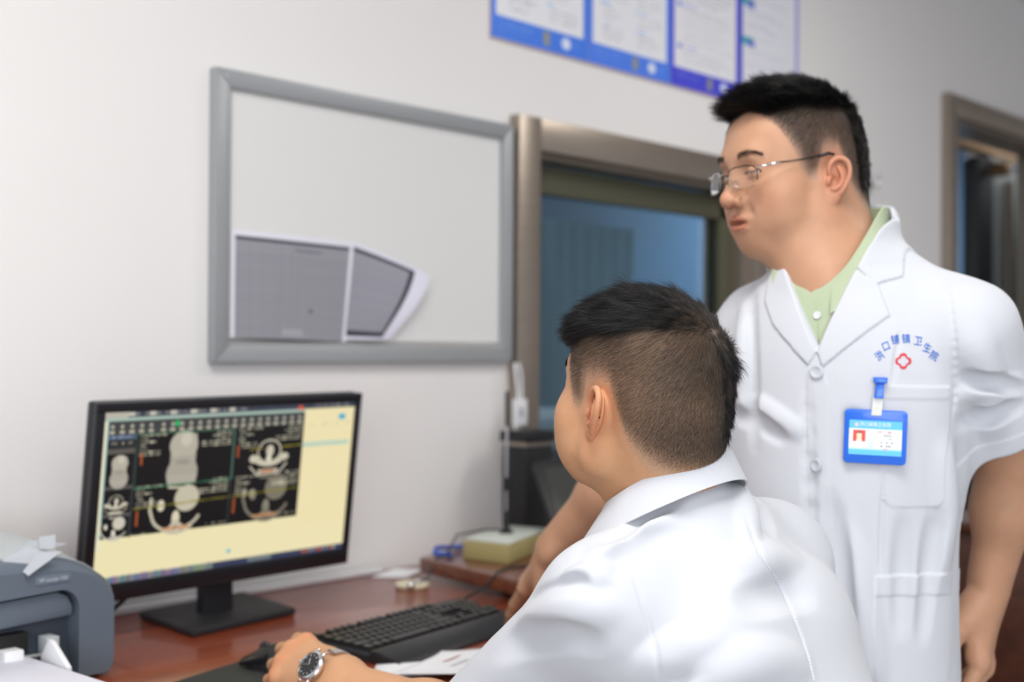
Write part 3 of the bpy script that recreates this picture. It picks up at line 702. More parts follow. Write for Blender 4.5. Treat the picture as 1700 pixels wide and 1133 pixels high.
# ---- things in front of the observation window
t = thing('black_cabinet_speaker', 'tall narrow black box standing in front of the window frame', 'speaker', (2.44, 2.1, TZ))
MB().box((2.375, 2.09, TZ), (2.475, 2.17, TZ+.225)).build('body', m_blackp, t, bevel=.004)
MB().box((2.370, 2.085, TZ+.235), (2.48, 2.175, TZ+.262)).build('cap', m_blackp, t, bevel=.004)
MB().box((2.378, 2.093, TZ+.225), (2.472, 2.167, TZ+.235)).build('band', m_steel, t)
tag(MB().prism([(2.40, 1.99), (2.62, 1.96), (2.70, 2.07), (2.50, 2.08)], TZ, TZ+.006, 'z').build('paper_sheet', m_white_p, loc=(2.55, 2.0, TZ), bevel=.001), 'white papers lying on the side table beside the dark slanted screen', 'paper')
MB
t = thing('white_box', 'small cream box half hidden behind the dark slanted screen', 'box', (2.60, 2.12, TZ))
MB().box((2.545, 2.10, TZ), (2.66, 2.16, TZ+.13)).build('body', mat('cream_plastic', hexc(214, 206, 178), .35), t, bevel=.006)
MB().box((2.54, 2.095, TZ+.13), (2.665, 2.165, TZ+.142)).build('lid', m_wplast, t, bevel=.003)
# slanted dark screen (its face towards the window side)
t = thing('spare_monitor', 'dark switched off monitor standing slanted on the side table', 'monitor', (2.62, 1.95, TZ))
P0, P1, P2, P3 = at(886, 768, 3.05), at(1010, 742, 3.10), at(1052, 905, 3.02), at(930, 925, 2.95)
P3[2] = max(P3[2], TZ+.012); P2[2] = max(P2[2], TZ+.012)
nn = np.cross(P1-P0, P3-P0); nn = nn/np.linalg.norm(nn); nn = nn if nn@cF < 0 else -nn
def quadbox(Ps, d0, d1):
    v = [p+nn*d0 for p in Ps]+[p+nn*d1 for p in Ps]
    return MB().add(v, [(0, 3, 2, 1), (4, 5, 6, 7), (0, 1, 5, 4), (1, 2, 6, 5), (2, 3, 7, 6), (3, 0, 4, 7)])
quadbox([P0, P1, P2, P3], -.03, 0).build('case', m_blackp, t, bevel=.004)
cc = (P0+P1+P2+P3)/4
quadbox([cc+(p-cc)*.80 for p in (P0, P1, P2, P3)], .0003, .0018).build('screen', mat('dead_screen', (.05, .055, .05), .18), t, bevel=.0006)
MB().box((cc[0]-.03, cc[1]+.02, TZ), (cc[0]+.09, cc[1]+.11, TZ+.012)).box((cc[0]+.01, cc[1]+.03, TZ+.01), (cc[0]+.05, cc[1]+.06, TZ+.12)).build('stand', m_blackp, t, bevel=.004)

# ---- printer
t = thing('laser_printer', 'slate grey laser printer with rounded right shoulder at the left edge', 'printer', (.90, 1.93, DZ))
m_slate = mat('slate_plastic', hexc(92, 102, 114), .38, var=.02)
m_slate_d = mat('slate_plastic_dark', hexc(66, 74, 86), .42)
m_lgrey = mat('light_grey_plastic', hexc(176, 182, 184), .42)
PX0, PX1, PFY, PBY = .715, 1.088, 1.795, 2.045
def arch(ztop, inset=0, x1=PX1):
    pts = [(PX0+inset, DZ+.004+inset), (x1-.018-inset, DZ+.004+inset)]
    for k in range(5):
        w = -math.pi/2+k*math.pi/8; pts.append((x1-.018-inset+.018*math.cos(w), DZ+.022+inset+.018*math.sin(w)))
    # shoulder: a long quarter of an ellipse
    rx, rz = .16-inset, (ztop-(DZ+.115))
    for k in range(13):
        w = k*math.pi/24; pts.append((x1-.16+rx*math.cos(w)**.75, ztop-rz-inset+rz*math.sin(w)**.95))
    pts.append((PX0+inset, ztop+.004-inset))
    return pts
secs = [(PFY, DZ+.178, .004), (PFY+.006, DZ+.182, 0), (PFY+.06, DZ+.196, 0), (PFY+.13, DZ+.208, 0), (PFY+.20, DZ+.214, 0), (PBY-.006, DZ+.212, 0), (PBY, DZ+.208, .004)]
# body shell (solid, set back behind the mouth of the paper bay)
vs = []; fs = []; n = None
body_secs = [(max(y, PFY+.035), z, i) for y, z, i in secs if y > PFY+.01]
body_secs = [(PFY+.035, DZ+.190, 0)]+body_secs[0:]
for y, z, i in body_secs:
    a = arch(z, i); n = len(a); vs += [(x, y, zz) for x, zz in a]
for s in range(len(body_secs)-1):
    for k in range(n): fs.append([s*n+k, s*n+(k+1) % n, (s+1)*n+(k+1) % n, (s+1)*n+k])
fs += [list(range(n))[::-1], [(len(body_secs)-1)*n+k for k in range(n)]]
link_mesh('body', vs, fs, m_slate_d, t, smooth='auto')
# front frame with a bay cut out of it
outer = arch(DZ+.178, .003); outer2 = arch(DZ+.184, 0); outer3 = arch(DZ+.190, 0)
bx1 = PX1-.062; bz1 = DZ+.142
inner = [(PX0+.02, DZ+.004), (bx1, DZ+.004)]
for k in range(9):
    w = k*math.pi/16; inner.append((bx1-.03+.03*math.cos(w), bz1-.03+.03*math.sin(w)))
inner.append((PX0+.02, bz1-.012))
def ringface(o_, i_):
    from mathutils.geometry import tessellate_polygon
    return [list(q) for q in tessellate_polygon([[Vector((x, z, 0)) for x, z in o_], [Vector((x, z, 0)) for x, z in i_]])]
no, ni = len(outer), len(inner)
inner[0] = (PX0+.02, DZ+.012); inner[1] = (bx1, DZ+.012)
rf = ringface(outer, inner)
vs = [(x, PFY, z) for x, z in outer]+[(x, PFY, z) for x, z in inner]
fs = [list(q) for q in rf]
b0 = len(vs); vs += [(x, PFY+.008, z) for x, z in outer2]+[(x, PFY+.035, z) for x, z in outer3]+[(x, PFY+.034, z) for x, z in inner]
for k in range(no):
    k2 = (k+1) % no
    fs.append([k, k2, b0+k2, b0+k]); fs.append([b0+k, b0+k2, b0+no+k2, b0+no+k])
for k in range(ni):
    k2 = (k+1) % ni
    fs.append([no+k, b0+2*no+k, b0+2*no+k2, no+k2])
fs += [[b0+no+q if q < no else b0+2*no+(q-no) for q in fc] for fc in rf]
link_mesh('front_frame', vs, fs, m_slate, t, smooth='auto')
# manual feed flap, black block as the dark of the feed gap, metal clamp, paper guide
fl = MB().prism([(PX0+.022, DZ+.086), (bx1-.004, DZ+.100), (bx1-.004, bz1-.028), (bx1-.012, bz1-.012), (bx1-.03, bz1-.004), (PX0+.022, bz1-.016)], PFY+.010, PFY+.033, 'y').build('feed_flap', m_slate, t, bevel=.004)
MB().box((PX0+.022, PFY+.012, DZ+.054), (bx1-.075, PFY+.032, DZ+.0845)).build('feed_gap_dark', mat('slot_black', (.006, .006, .006), .6), t)
MB().box((bx1-.05, PFY+.002, DZ+.040), (bx1-.030, PFY+.03, DZ+.074)).box((bx1-.045, PFY-.001, DZ+.046), (bx1-.036, PFY+.002, DZ+.066)).build('clamp', m_lgrey, t, bevel=.002)
MB().tube([(PX0+.03, PFY+.012, DZ+.052), (bx1-.05, PFY+.012, DZ+.048)], .0028, 8).build('guide_rod', m_lgrey, t, smooth=True)
MB().box((.905, PFY-.01, DZ+.032), (.935, PFY+.02, DZ+.066)).build('side_guide', m_wplast, t, bevel=.003)
# light grey top panel following the arch
tv = []; tf = []; K = 9
yy = np.linspace(PFY+.035, PBY-.02, 7)
for y in yy:
    zt = np.interp(y, [q[0] for q in secs], [q[1] for q in secs])+.0035
    a = [p for p in arch(zt) if p[1] > DZ+.15 and p[0] < PX1-.036]
    a = a[-(K):]
    tv += [(x, y, z) for x, z in a]; nk_ = len(a)
cnt = len(tv)//len(yy)
N0 = len(tv); tv += [(x, y, z-.003) for x, y, z in tv]
for s in range(len(yy)-1):
    for k in range(cnt-1):
        q = [s*cnt+k, s*cnt+k+1, (s+1)*cnt+k+1, (s+1)*cnt+k]; tf.append(q); tf.append([i+N0 for i in q[::-1]])
rim = [k for k in range(cnt)]+[s*cnt+cnt-1 for s in range(1, len(yy))]+[(len(yy)-1)*cnt+k for k in range(cnt-2, -1, -1)]+[s*cnt for s in range(len(yy)-2, 0, -1)]
for k in range(len(rim)): tf.append([rim[k], rim[(k+1) % len(rim)], rim[(k+1) % len(rim)]+N0, rim[k]+N0])
link_mesh('top_panel', tv, tf, m_lgrey, t, smooth='auto')
# name plate
c = (.985, PFY-.0005, DZ+.160)
npl = MB().prism([(.955, DZ+.1535), (1.012, DZ+.1535), (1.012, DZ+.1665), (.955, DZ+.1665)], PFY-.0016, PFY+.0003, 'y').build('name_plate', mat('plate_grey', hexc(100, 112, 124), .35), t, bevel=.0005)
tv, tf = text_mesh('HP LaserJet 1020', .0075)
link_mesh('lettering', [(.9835+x*.86, PFY-.0019, DZ+.1600+y) for x, y, z in tv], tf, mat('pale_lettering', hexc(190, 196, 206), .5), npl)
rim_m = mat('edge_grey', hexc(150, 156, 164), .4)
a = arch(DZ+.190, -.0012); MB().tube([(x, PFY+.035, z) for x, z in a[1:-1]], .0016, 6).build('edge_line', rim_m, t, smooth=True)
# paper in the tray
st_ = MB().box((.73, 1.42, DZ+.046), (.945, 1.80, DZ+.052)).build('paper_stack', m_lilac, loc=(.84, 1.6, DZ+.03), bevel=.0008)
tag(st_, 'stack of plain white paper in the tray before the printer', 'paper stack')
MB().box((.70, 1.44, DZ), (.95, 1.795, DZ+.045)).build('paper_tray', m_lgrey, t, bevel=.004)
b = MB(); b.prism([(1.70, DZ), (1.775, DZ), (1.775, DZ+.055), (1.755, DZ+.082), (1.745, DZ+.080), (1.70, DZ+.05)], .954, .962, 'x').build('tray_guide', m_wplast, t, bevel=.002)
# slips of paper lying on top of the printer
def slip(pts, label):
    n = len(pts); vs = [tuple(p) for p in pts]+[(p[0], p[1], p[2]+.0006) for p in pts]
    fs = [list(range(n))[::-1], list(range(n, 2*n))]+[[i, (i+1) % n, n+(i+1) % n, n+i] for i in range(n)]
    tag(link_mesh('paper_slip', vs, fs, mat('greyish_paper', hexc(172, 176, 182), .8), loc=pts[0]), label, 'paper slip')
zt = DZ+.214
slip([at(-6, 928, 1.93), at(52, 897, 1.97), at(112, 904, 1.97), at(40, 922, 1.93)], 'widest creased paper slip fanned on top of the printer')
slip([at(4, 931, 1.905), at(12, 962, 1.895), at(74, 917, 1.93), at(46, 908, 1.93)], 'creased slip drooping over the front edge of the printer top')
slip([at(38, 950, 1.895), at(47, 957, 1.89), at(103, 916, 1.93), at(62, 919, 1.915)], 'narrow slip pointing right in the fan of paper on the printer')
slip([at(65, 913, 1.945), at(92, 911, 1.945), at(92, 889, 1.965), at(65, 892, 1.965)], 'small white card standing upright among the slips on the printer')
t = thing('black_clip', 'black clip lying at the very left on the printer top', 'clip', (.86, 1.97, zt))
MB().box((.845, 1.90, zt+.002), (.885, 1.935, zt+.030)).build('body', m_blackp, t, bevel=.006); MB().tube([(.885, 1.915, zt+.02), (.900, 1.91, zt+.026), (.90, 1.905, zt+.014)], .003).build('handle', m_dark, t, smooth=True)
# ================================================================== SOLID MODELLING (smooth blends, meshed by surface nets)
def rotm(rx=0, ry=0, rz=0):
    cx, sx, cy, sy, cz, sz = math.cos(rx), math.sin(rx), math.cos(ry), math.sin(ry), math.cos(rz), math.sin(rz)
    return (np.array([[cz, -sz, 0], [sz, cz, 0], [0, 0, 1]]) @ np.array([[cy, 0, sy], [0, 1, 0], [-sy, 0, cy]]) @ np.array([[1, 0, 0], [0, cx, -sx], [0, sx, cx]]))
def spline(pts, rs, m=4):
    P = np.array(pts, float); r_ = np.array(rs, float); Q = np.vstack([2*P[0]-P[1], P, 2*P[-1]-P[-2]]); out = []; ro = []
    for i in range(len(P)-1):
        a, b, c, d = Q[i:i+4]
        for j in range(m):
            t = j/m; out.append(.5*((2*b)+(-a+c)*t+(2*a-5*b+4*c-d)*t*t+(-a+3*b-3*c+d)*t**3)); ro.append(r_[i]*(1-t)+r_[i+1]*t)
    return out+[P[-1]], ro+[r_[-1]]
def nrm(v): v = np.asarray(v, float); return v/(np.linalg.norm(v)+1e-12)
class Solid:
    def __init__(s): s.ops = []; s.R = np.eye(3); s.t = np.zeros(3); s.s = 1.0; s.disp = []
    def frame(s, R=None, t=(0, 0, 0), sc=1.0):
        s.R = np.eye(3) if R is None else R; s.t = np.array(t, float); s.s = sc; return s
    def W(s, p): return (s.R @ (np.asarray(p, float)*s.s))+s.t
    def _op(s, fn, c, r, k, mode):
        s.ops.append((fn, s.W(c), r*s.s, k*s.s, mode, s.R, s.t, s.s)); return s
    def ell(s, c, r, k=.01, mode=1, rot=None):
        c = np.array(c, float); r = np.array(r, float) if hasattr(r, '__len__') else np.full(3, float(r))
        def fn(p):
            q = p-c
            if rot is not None: q = q @ rot
            a = q/r; k0 = np.sqrt((a*a).sum(-1)); a = a/r; k1 = np.sqrt((a*a).sum(-1))+1e-9
            return np.maximum(k0*(k0-1)/k1, np.sqrt((q*q).sum(-1))-r.max())
        return s._op(fn, c, r.max(), k, mode)
    def cone(s, a, b, ra, rb, k=.01, mode=1, flat=None):
        a = np.array(a, float); b = np.array(b, float); ab = b-a; L = ab@ab+1e-12
        M = None
        if flat is not None:            # (axis, factor): squashes the cross-section along axis
            ax = nrm(flat[0]); M = (np.eye(3)+(1/flat[1]-1)*np.outer(ax, ax))
        def fn(p):
            q = p-a; t = np.clip(q@ab/L, 0, 1)
            e = q-t[..., None]*ab
            if M is not None: e = e @ M
            d = np.sqrt((e*e).sum(-1))-(ra+(rb-ra)*t)
            return d*(flat[1] if flat is not None else 1)
        return s._op(fn, (a+b)/2, np.linalg.norm(ab)/2+max(ra, rb), k, mode)
    def sleeve(s, a, b, ra, rb, k=.01, edge=.006):
        """a tapering tube with a square-cut end at b"""
        a = np.array(a, float); b = np.array(b, float); ab = b-a; L = np.linalg.norm(ab); u = ab/L
        def fn(p):
            q = p-a; t = q@u; e = q-np.clip(t, 0, None)[..., None]*u
            d = np.sqrt((e*e).sum(-1))-(ra+(rb-ra)*np.clip(t/L, 0, 1.2)); e2 = t-L
            h = np.maximum(edge-np.abs(d-e2), 0)/edge
            return np.maximum(d, e2)+h*h*edge/4
        return s._op(fn, (a+b)/2, L/2+max(ra, rb), k, 1)
    def chain(s, pts, rs, k=.004, mode=1, flat=None):
        if not hasattr(rs, '__len__'): rs = [rs]*len(pts)
        for i in range(len(pts)-1): s.cone(pts[i], pts[i+1], rs[i], rs[i+1], k, mode, flat)
        return s
    def box(s, c, h, r=.002, k=.002, mode=1, rot=None):
        c = np.array(c, float); h = np.array(h, float)
        def fn(p):
            q = p-c
            if rot is not None: q = q @ rot
            q = np.abs(q)-h+r
            return np.sqrt((np.maximum(q, 0)**2).sum(-1))+np.minimum(q.max(-1), 0)-r
        return s._op(fn, c, np.linalg.norm(h), k, mode)
    def loft(s, zs, cx, cy, rx, ry, k=.01, mode=1, p_=2.0, cap=.01):
        zs, cx, cy, rx, ry = [np.array(q, float) for q in (zs, cx, cy, rx, ry)]
        zf = np.linspace(zs[0], zs[-1], 60)
        def sm(a):                      # smooth the profile
            b = np.interp(zf, zs, a); 
            for _ in range(12): b[1:-1] = (b[:-2]+2*b[1:-1]+b[2:])/4
            return b
        X, Y, A, B = sm(cx), sm(cy), sm(rx), sm(ry)
        def fn(p):
            z = p[..., 2]; a = np.interp(z, zf, A); b = np.interp(z, zf, B)
            x = np.abs(p[..., 0]-np.interp(z, zf, X)); y = np.abs(p[..., 1]-np.interp(z, zf, Y))
            q = ((x/a)**p_+(y/b)**p_)**(1/p_); 
            g = np.sqrt((x/a**2)**2+(y/b**2)**2)/(np.sqrt((x/a)**2+(y/b)**2)+1e-6)+1e-6
            d = (q-1)/g
            e = np.maximum(zs[0]-z, z-zs[-1])
            h = np.maximum(cap-np.abs(d-e), 0)/cap
            return np.maximum(d, e)+h*h*cap/4
        m = (zs[0]+zs[-1])/2
        return s._op(fn, (np.mean(cx), np.mean(cy), m), math.hypot((zs[-1]-zs[0])/2, max(rx.max(), ry.max())+.05), k, mode)
    def plane(s, o, n, k=.002, c=None, r=9):
        """cut away everything on the side n points to"""
        o = np.array(o, float); n = nrm(n)
        def fn(p): return -((p-o)@n)
        return s._op(fn, o if c is None else c, r, k, -1)
    def custom(s, fn, c, r, k, mode): return s._op(fn, np.array(c, float), r, k, mode)
    # ---- evaluation
    def eval(s, P, ctr=None, hb=None):
        """P (nb, n, 3) in world space; ctr/hb: block centres and half diagonals for skipping far shapes"""
        nb = P.shape[0]; D = np.full(P.shape[:2], 9.0, np.float64)
        for fn, c, r, k, mode, R, t, sc in s.ops:
            if ctr is not None:
                sel = np.nonzero(np.linalg.norm(ctr-c, axis=1) < r*1.03+hb+k+.046)[0]
                if len(sel) == 0: continue
            else: sel = slice(None)
            L = ((P[sel]-t) @ R)/sc
            d = fn(L)*sc; o = D[sel]
            if mode == 1:
                h = np.maximum(k-np.abs(o-d), 0)/max(k, 1e-9); D[sel] = np.minimum(o, d)-h*h*k/4
            elif mode == -1:
                h = np.maximum(k-np.abs(o+d), 0)/max(k, 1e-9); D[sel] = np.maximum(o, -d)+h*h*k/4
            else:                       # mode 2: add a displacement
                D[sel] = o+d
        return D
    def at(s, P):
        P = np.asarray(P, float).reshape(-1, 1, 3); out = np.empty(len(P))
        for i in range(0, len(P), 200000): out[i:i+200000] = s.eval(P[i:i+200000])[:, 0]
        return out
    def grad(s, P, e=.0008):
        P = np.asarray(P, float); g = np.stack([s.at(P+e*np.eye(3)[i])-s.at(P-e*np.eye(3)[i]) for i in range(3)], -1)
        return g/(np.linalg.norm(g, axis=1, keepdims=True)+1e-12)
    def mesh(s, h, lo=None, hi=None, B=12, margin=.004, proj=1):
        ups = [(c, r) for fn, c, r, k, m, *_ in s.ops if m == 1]
        L = np.min([c-r for c, r in ups], 0)-.01; H = np.max([c+r for c, r in ups], 0)+.01
        if lo is not None: L = np.maximum(L, lo)
        if hi is not None: H = np.minimum(H, hi)
        bs = h*B; nbk = np.ceil((H-L)/bs).astype(int)
        g = np.stack(np.meshgrid(*[np.arange(n) for n in nbk], indexing='ij'), -1).reshape(-1, 3)
        ctr = L+(g+.5)*bs; hb = bs*math.sqrt(3)/2
        act = []
        for i in range(0, len(g), 60000):
            d = s.eval(ctr[i:i+60000][:, None, :], ctr[i:i+60000], hb)[:, 0]; act.append(np.abs(d) < hb*1.45+margin)
        g = g[np.concatenate(act)]
        off = np.stack(np.meshgrid(*[np.arange(B+1)]*3, indexing='ij'), -1).reshape(-1, 3)
        vk, vp, ek = [], [], []
        corner = np.array([[i, j, k] for i in (0, 1) for j in (0, 1) for k in (0, 1)])
        cedges = [(a, b) for a in range(8) for b in range(a+1, 8) if np.abs(corner[a]-corner[b]).sum() == 1]
        for i in range(0, len(g), 400):
            gg = g[i:i+400]; base = gg*B
            P = L+(base[:, None, :]+off[None])*h
            D = s.eval(P, L+(gg+.5)*bs, hb).reshape(-1, B+1, B+1, B+1)
            S = D < 0
            cs = [S[:, a:a+B, b:b+B, c:c+B] for a, b, c in corner]
            anyc = cs[0].copy(); allc = cs[0].copy()
            for q in cs[1:]: anyc |= q; allc &= q
            n_, x_, y_, z_ = np.nonzero(anyc & ~allc)
            if len(n_) == 0: continue
            dv = np.stack([D[n_, x_+a, y_+b, z_+c] for a, b, c in corner], -1)
            acc = np.zeros((len(n_), 3)); cnt = np.zeros(len(n_))
            for a, b in cedges:
                cr = (dv[:, a] < 0) != (dv[:, b] < 0)
                t = np.where(cr, dv[:, a]/(dv[:, a]-dv[:, b]+1e-20), 0)
                p = corner[a]+t[:, None]*(corner[b]-corner[a]); acc += p*cr[:, None]; cnt += cr
            cell = base[n_]+np.stack([x_, y_, z_], -1)
            vp.append(L+(cell+acc/cnt[:, None])*h); vk.append(cell)
            for ax in range(3):
                e = [0, 0, 0]; e[ax] = 1
                A = S[:, :B, :B, :B]; Bq = S[:, e[0]:B+e[0], e[1]:B+e[1], e[2]:B+e[2]]
                n2, x2, y2, z2 = np.nonzero(A != Bq)
                ek.append(np.concatenate([base[n2]+np.stack([x2, y2, z2], -1), np.full((len(n2), 1), ax), A[n2, x2, y2, z2][:, None].astype(int)], 1))
        vk = np.concatenate(vk); vp = np.concatenate(vp); ek = np.concatenate(ek)
        big = 1 << 20
        key = lambda c: (c[:, 0]+5)*big*big+(c[:, 1]+5)*big+(c[:, 2]+5)
        K = key(vk); o = np.argsort(K); K = K[o]; vp = vp[o]
        quads = []
        for ax in range(3):
            e = ek[ek[:, 3] == ax]; u, v = [(1, 2), (2, 0), (0, 1)][ax]
            du = np.zeros(3, int); du[u] = 1; dw = np.zeros(3, int); dw[v] = 1
            ids = []; ok = np.ones(len(e), bool)
            for dd in (np.zeros(3, int), -du, -du-dw, -dw):
                kk = key(e[:, :3]+dd); j = np.clip(np.searchsorted(K, kk), 0, len(K)-1); ok &= K[j] == kk; ids.append(j)
            q = np.stack(ids, -1); fl = e[:, 4] == 1
            q[~fl] = q[~fl][:, ::-1]; quads.append(q[ok])
        Q = np.concatenate(quads)
        for _ in range(proj):
            d = s._fat(vp, bs); gr = s._fgrad(vp, bs)
            vp = vp-np.clip(d, -h*.6, h*.6)[:, None]*gr
        return vp, Q
    def _fat(s, P, bs):
        out = np.empty(len(P))
        for i in range(0, len(P), 100000):
            q = P[i:i+100000]; out[i:i+100000] = s.eval(q[:, None, :], q, .001)[:, 0]
        return out
    def _fgrad(s, P, bs, e=.0006):
        g = np.stack([s._fat(P+e*np.eye(3)[i], bs)-s._fat(P-e*np.eye(3)[i], bs) for i in range(3)], -1)
        return g/(np.linalg.norm(g, axis=1, keepdims=True)+1e-12)
    def hit(s, pts, Z0, Z1, n=260):
        """first surface point met by the sight lines through pts (pixels), and the outward normal there"""
        pts = np.asarray(pts, float); R_ = np.array([ray(*p) for p in pts]); zz = np.linspace(Z0, Z1, n)
        P = CAM+R_[:, None, :]*zz[None, :, None]; D = s.eval(P)
        ins = D < 0; k = np.argmax(ins, 1); miss = ~ins.any(1); k = np.maximum(k, 1)
        i = np.arange(len(pts)); a, b = D[i, k-1], D[i, k]; t = np.where(miss, 0, a/(a-b+1e-12))
        z = zz[k-1]+t*(zz[k]-zz[k-1])
        if miss.any():
            z[miss] = zz[np.argmin(D, 1)][miss]
        Pn = CAM+R_*z[:, None]
        return Pn, s.grad(Pn)
    def snap(s, P, it=4):
        P = np.array(P, float)
        for _ in range(it): P = P-s.at(P)[:, None]*s.grad(P)
        return P
def merge(parts):
    V = []; Q = []; n = 0
    for v, q in parts: V.append(v); Q.append(q+n); n += len(v)
    return np.concatenate(V), np.concatenate(Q)
def sm01(x, a, b): t = np.clip((x-a)/(b-a), 0, 1); return t*t*(3-2*t)
def noise3(P, f, seed=0):
    """cheap smooth noise from sines"""
    r = np.random.default_rng(seed); o = 0
    for _ in range(5):
        k = r.normal(size=3); k = k/np.linalg.norm(k)*f*r.uniform(.6, 1.6); o = o+np.sin(P@k+r.uniform(0, 7))
    return o/3

# ---- anatomy
def add_head(S, R, t, sc, mouth=.0016, ear=.9, ez=.0, flare=24, tilt=9):
    """head-local axes: x to the subject's right, y forward, z up; origin between the ear openings"""
    S.frame(R, t, sc)
    S.ell((0, -.007, .050), (.0765, .090, .081), .01)
    S.ell((0, .032, .046), (.066, .063, .062), .03)
    S.ell((0, -.039, .004), (.062, .054, .058), .03)
    S.ell((0, .040, -.012), (.063, .051, .068), .03)
    for e in (1, -1):
        S.ell((e*.043, .056, -.016), (.025, .029, .024), .02)
        S.cone((e*.054, .004, -.048), (e*.020, .060, -.080), .017, .015, .025)
        S.ell((e*.037, .048, -.046), (.029, .034, .030), .025)
        S.cone((e*.060, .004, -.01), (e*.054, .004, -.05), .014, .016, .02)
    S.ell((0, .030, -.058), (.046, .050, .030), .03)
    S.ell((0, .069, -.080), (.021, .015, .014), .022)
    S.ell((0, .071, -.044), (.031, .024, .027), .025)
    S.cone((-.028, .083, .032), (.028, .083, .032), .013, .013, .02)
    for e in (1, -1):                                # eye sockets, lids
        S.ell((e*.031, .104, .014), (.018, .013, .011), .014, -1)
        S.ell((e*.0310, .0785, .0135), (.0160, .0150, .0135), .004)
        S.cone((e*.019, .0935, .0115), (e*.043, .0865, .0125), .0022, .0018, .003, -1)
        S.chain([(e*.018, .0925, .018), (e*.031, .0945, .0215), (e*.044, .086, .018)], .0012, .002, -1)
    S.cone((0, .089, .020), (0, .107, -.016), .0068, .0100, .012)
    S.ell((0, .1095, -.0205), (.0115, .0105, .0098), .006)
    for e in (1, -1):
        S.ell((e*.0150, .1005, -.0230), (.0086, .0100, .0085), .005)
        S.ell((e*.0065, .105, -.0318), (.0038, .0055, .003), .003, -1)
    S.ell((0, .0965, -.0465), (.0215, .0062, .0054), .006)
    S.ell((0, .0945, -.0580), (.0180, .0064, .0058), .006)
    S.ell((0, .1060, -.0522), (.0225, .0125, mouth), .002, -1)
    S.ell((0, .100, -.0385), (.003, .004, .006), .005, -1)
    S.chain([(.021, .101, -.022), (.029, .094, -.040)], 0.0016, .008, -1); S.chain([(-.021, .101, -.022), (-.029, .094, -.040)], .0016, .008, -1)
    for e in (1, -1):                                # ears: u back, v up, w out
        Re = np.array([[0, 0, e], [-1, 0, 0], [0, 1, 0]], float)      # columns u,v,w -> head axes
        Re = rotm(0, 0, e*math.radians(flare)) @ rotm(math.radians(tilt), 0, 0) @ Re
        RW = R @ Re; tW = R @ (np.array([e*.0795, -.007, .002+ez])*sc)+t
        S.frame(RW, tW, sc*ear)
        S.ell((.001, .003, -.003), (.0175, .027, .0042), .004)
        S.ell((-.002, -.024, -.001), (.0095, .0100, .0042), .006)
        S.ell((-.004, .0, -.010), (.012, .022, .010), .008)
        S.ell((.003, .008, .0055), (.0128, .0195, .0052), .004, -1)
        S.ell((-.003, -.004, .004), (.0085, .0105, .0085), .004, -1)
        S.chain(*spline([(-.007, .000, .001), (-.0125, .010, .0035), (-.0115, .022, .0045), (-.004, .0305, .004), (.006, .0315, .004), (.0145, .0255, .0042), (.0180, .014, .0045), (.0172, .002, .004), (.0130, -.010, .0028), (.0070, -.020, .001)],
                [.0022, .0030, .0036, .0038, .0037, .0035, .0034, .0032, .0032, .0038], 3), k=.0015)
        S.chain(*spline([(.001, .020, .001), (.006, .011, .0035), (.0085, .002, .004), (.006, -.008, .0035), (.001, -.0135, .003)], [.0022, .0027, .0028, .0028, .0030], 3), k=.003)
        S.ell((-.0120, -.004, .003), (.0036, .0062, .0042), .003)
        S.ell((-.0035, -.0145, .0032), (.0045, .0034, .0032), .003)
    S.frame(R, t, sc)

def add_hand(S, M, side, curls, thumb, spread=(.10, .03, -.05, -.14), sc=1.0, flexy=0):
    """M: 3x3 frame at the wrist, columns = thumb side, towards the fingers, back of the hand; side unused for mirror; curls (4 fingers x 3 joints) in radians"""
    R, t = M
    S.frame(R, t, sc)
    mcp = [(.026, .086, .000), (.006, .091, .003), (-.0135, .086, .001), (-.031, .077, -.004)]
    lens = [(.043, .026, .021), (.047, .030, .022), (.043, .028, .022), (.034, .021, .019)]
    rad = [(.0102, .0088, .0078, .0066), (.0104, .0090, .0080, .0067), (.0098, .0084, .0075, .0063), (.0088, .0074, .0066, .0056)]
    fl = ((0, 0, 1), .62)
    S.cone((.013, -.02, 0), (.013, .012, -.001), .021, .021, .02, flat=fl)
    S.cone((-.013, -.02, 0), (-.013, .012, -.001), .021, .020, .02, flat=fl)
    for (x, y, z) in mcp:
        S.cone((x*.55, .012, -.002), (x*.96, y-.006, z-.004), .0155, .0128, .014)
        S.ell((x, y, z), (.0112, .012, .0108), .010)
    S.ell((.004, .052, -.009), (.030, .036, .012), .012)
    S.ell((.022, .030, -.010), (.017, .027, .014), .012)
    S.ell((-.024, .030, -.010), (.014, .030, .013), .012)
    tips = []
    for f in range(4):
        p = np.array(mcp[f], float); a = 0; sp = spread[f]
        for j in range(3):
            a += curls[f][j]
            d = np.array([math.sin(sp)*math.cos(a), math.cos(sp)*math.cos(a), -math.sin(a)])
            q = p+d*lens[f][j]
            S.cone(p, q, rad[f][j], rad[f][j+1], .0035)
            if j == 2: tips.append((p, q, d, rad[f][3]))
            p = q
    pts = [np.array(q, float) for q in thumb]
    S.cone(pts[0], pts[1], .0165, .0125, .014)
    S.cone(pts[1], pts[2], .0118, .0100, .004)
    S.cone(pts[2], pts[3], .0102, .0082, .003)
    # nails: shallow flat seats
    for p, q, d, r in tips:
        n = np.array([-d[0]*0, -d[1]*d[2]*0, 0]); up = nrm(np.cross(np.cross(d, (0, 0, 1)) if abs(d[2]) < .95 else np.array([1., 0, 0]), d))
        if up[2] < 0 and abs(d[2]) < .9: up = -up
        c = q-d*.001+up*(r*.98)
        S.ell(c, (.0048, .0060, .0011), .0008, -1, rot=np.stack([nrm(np.cross(d, up)), d, up], 1))
    return tips

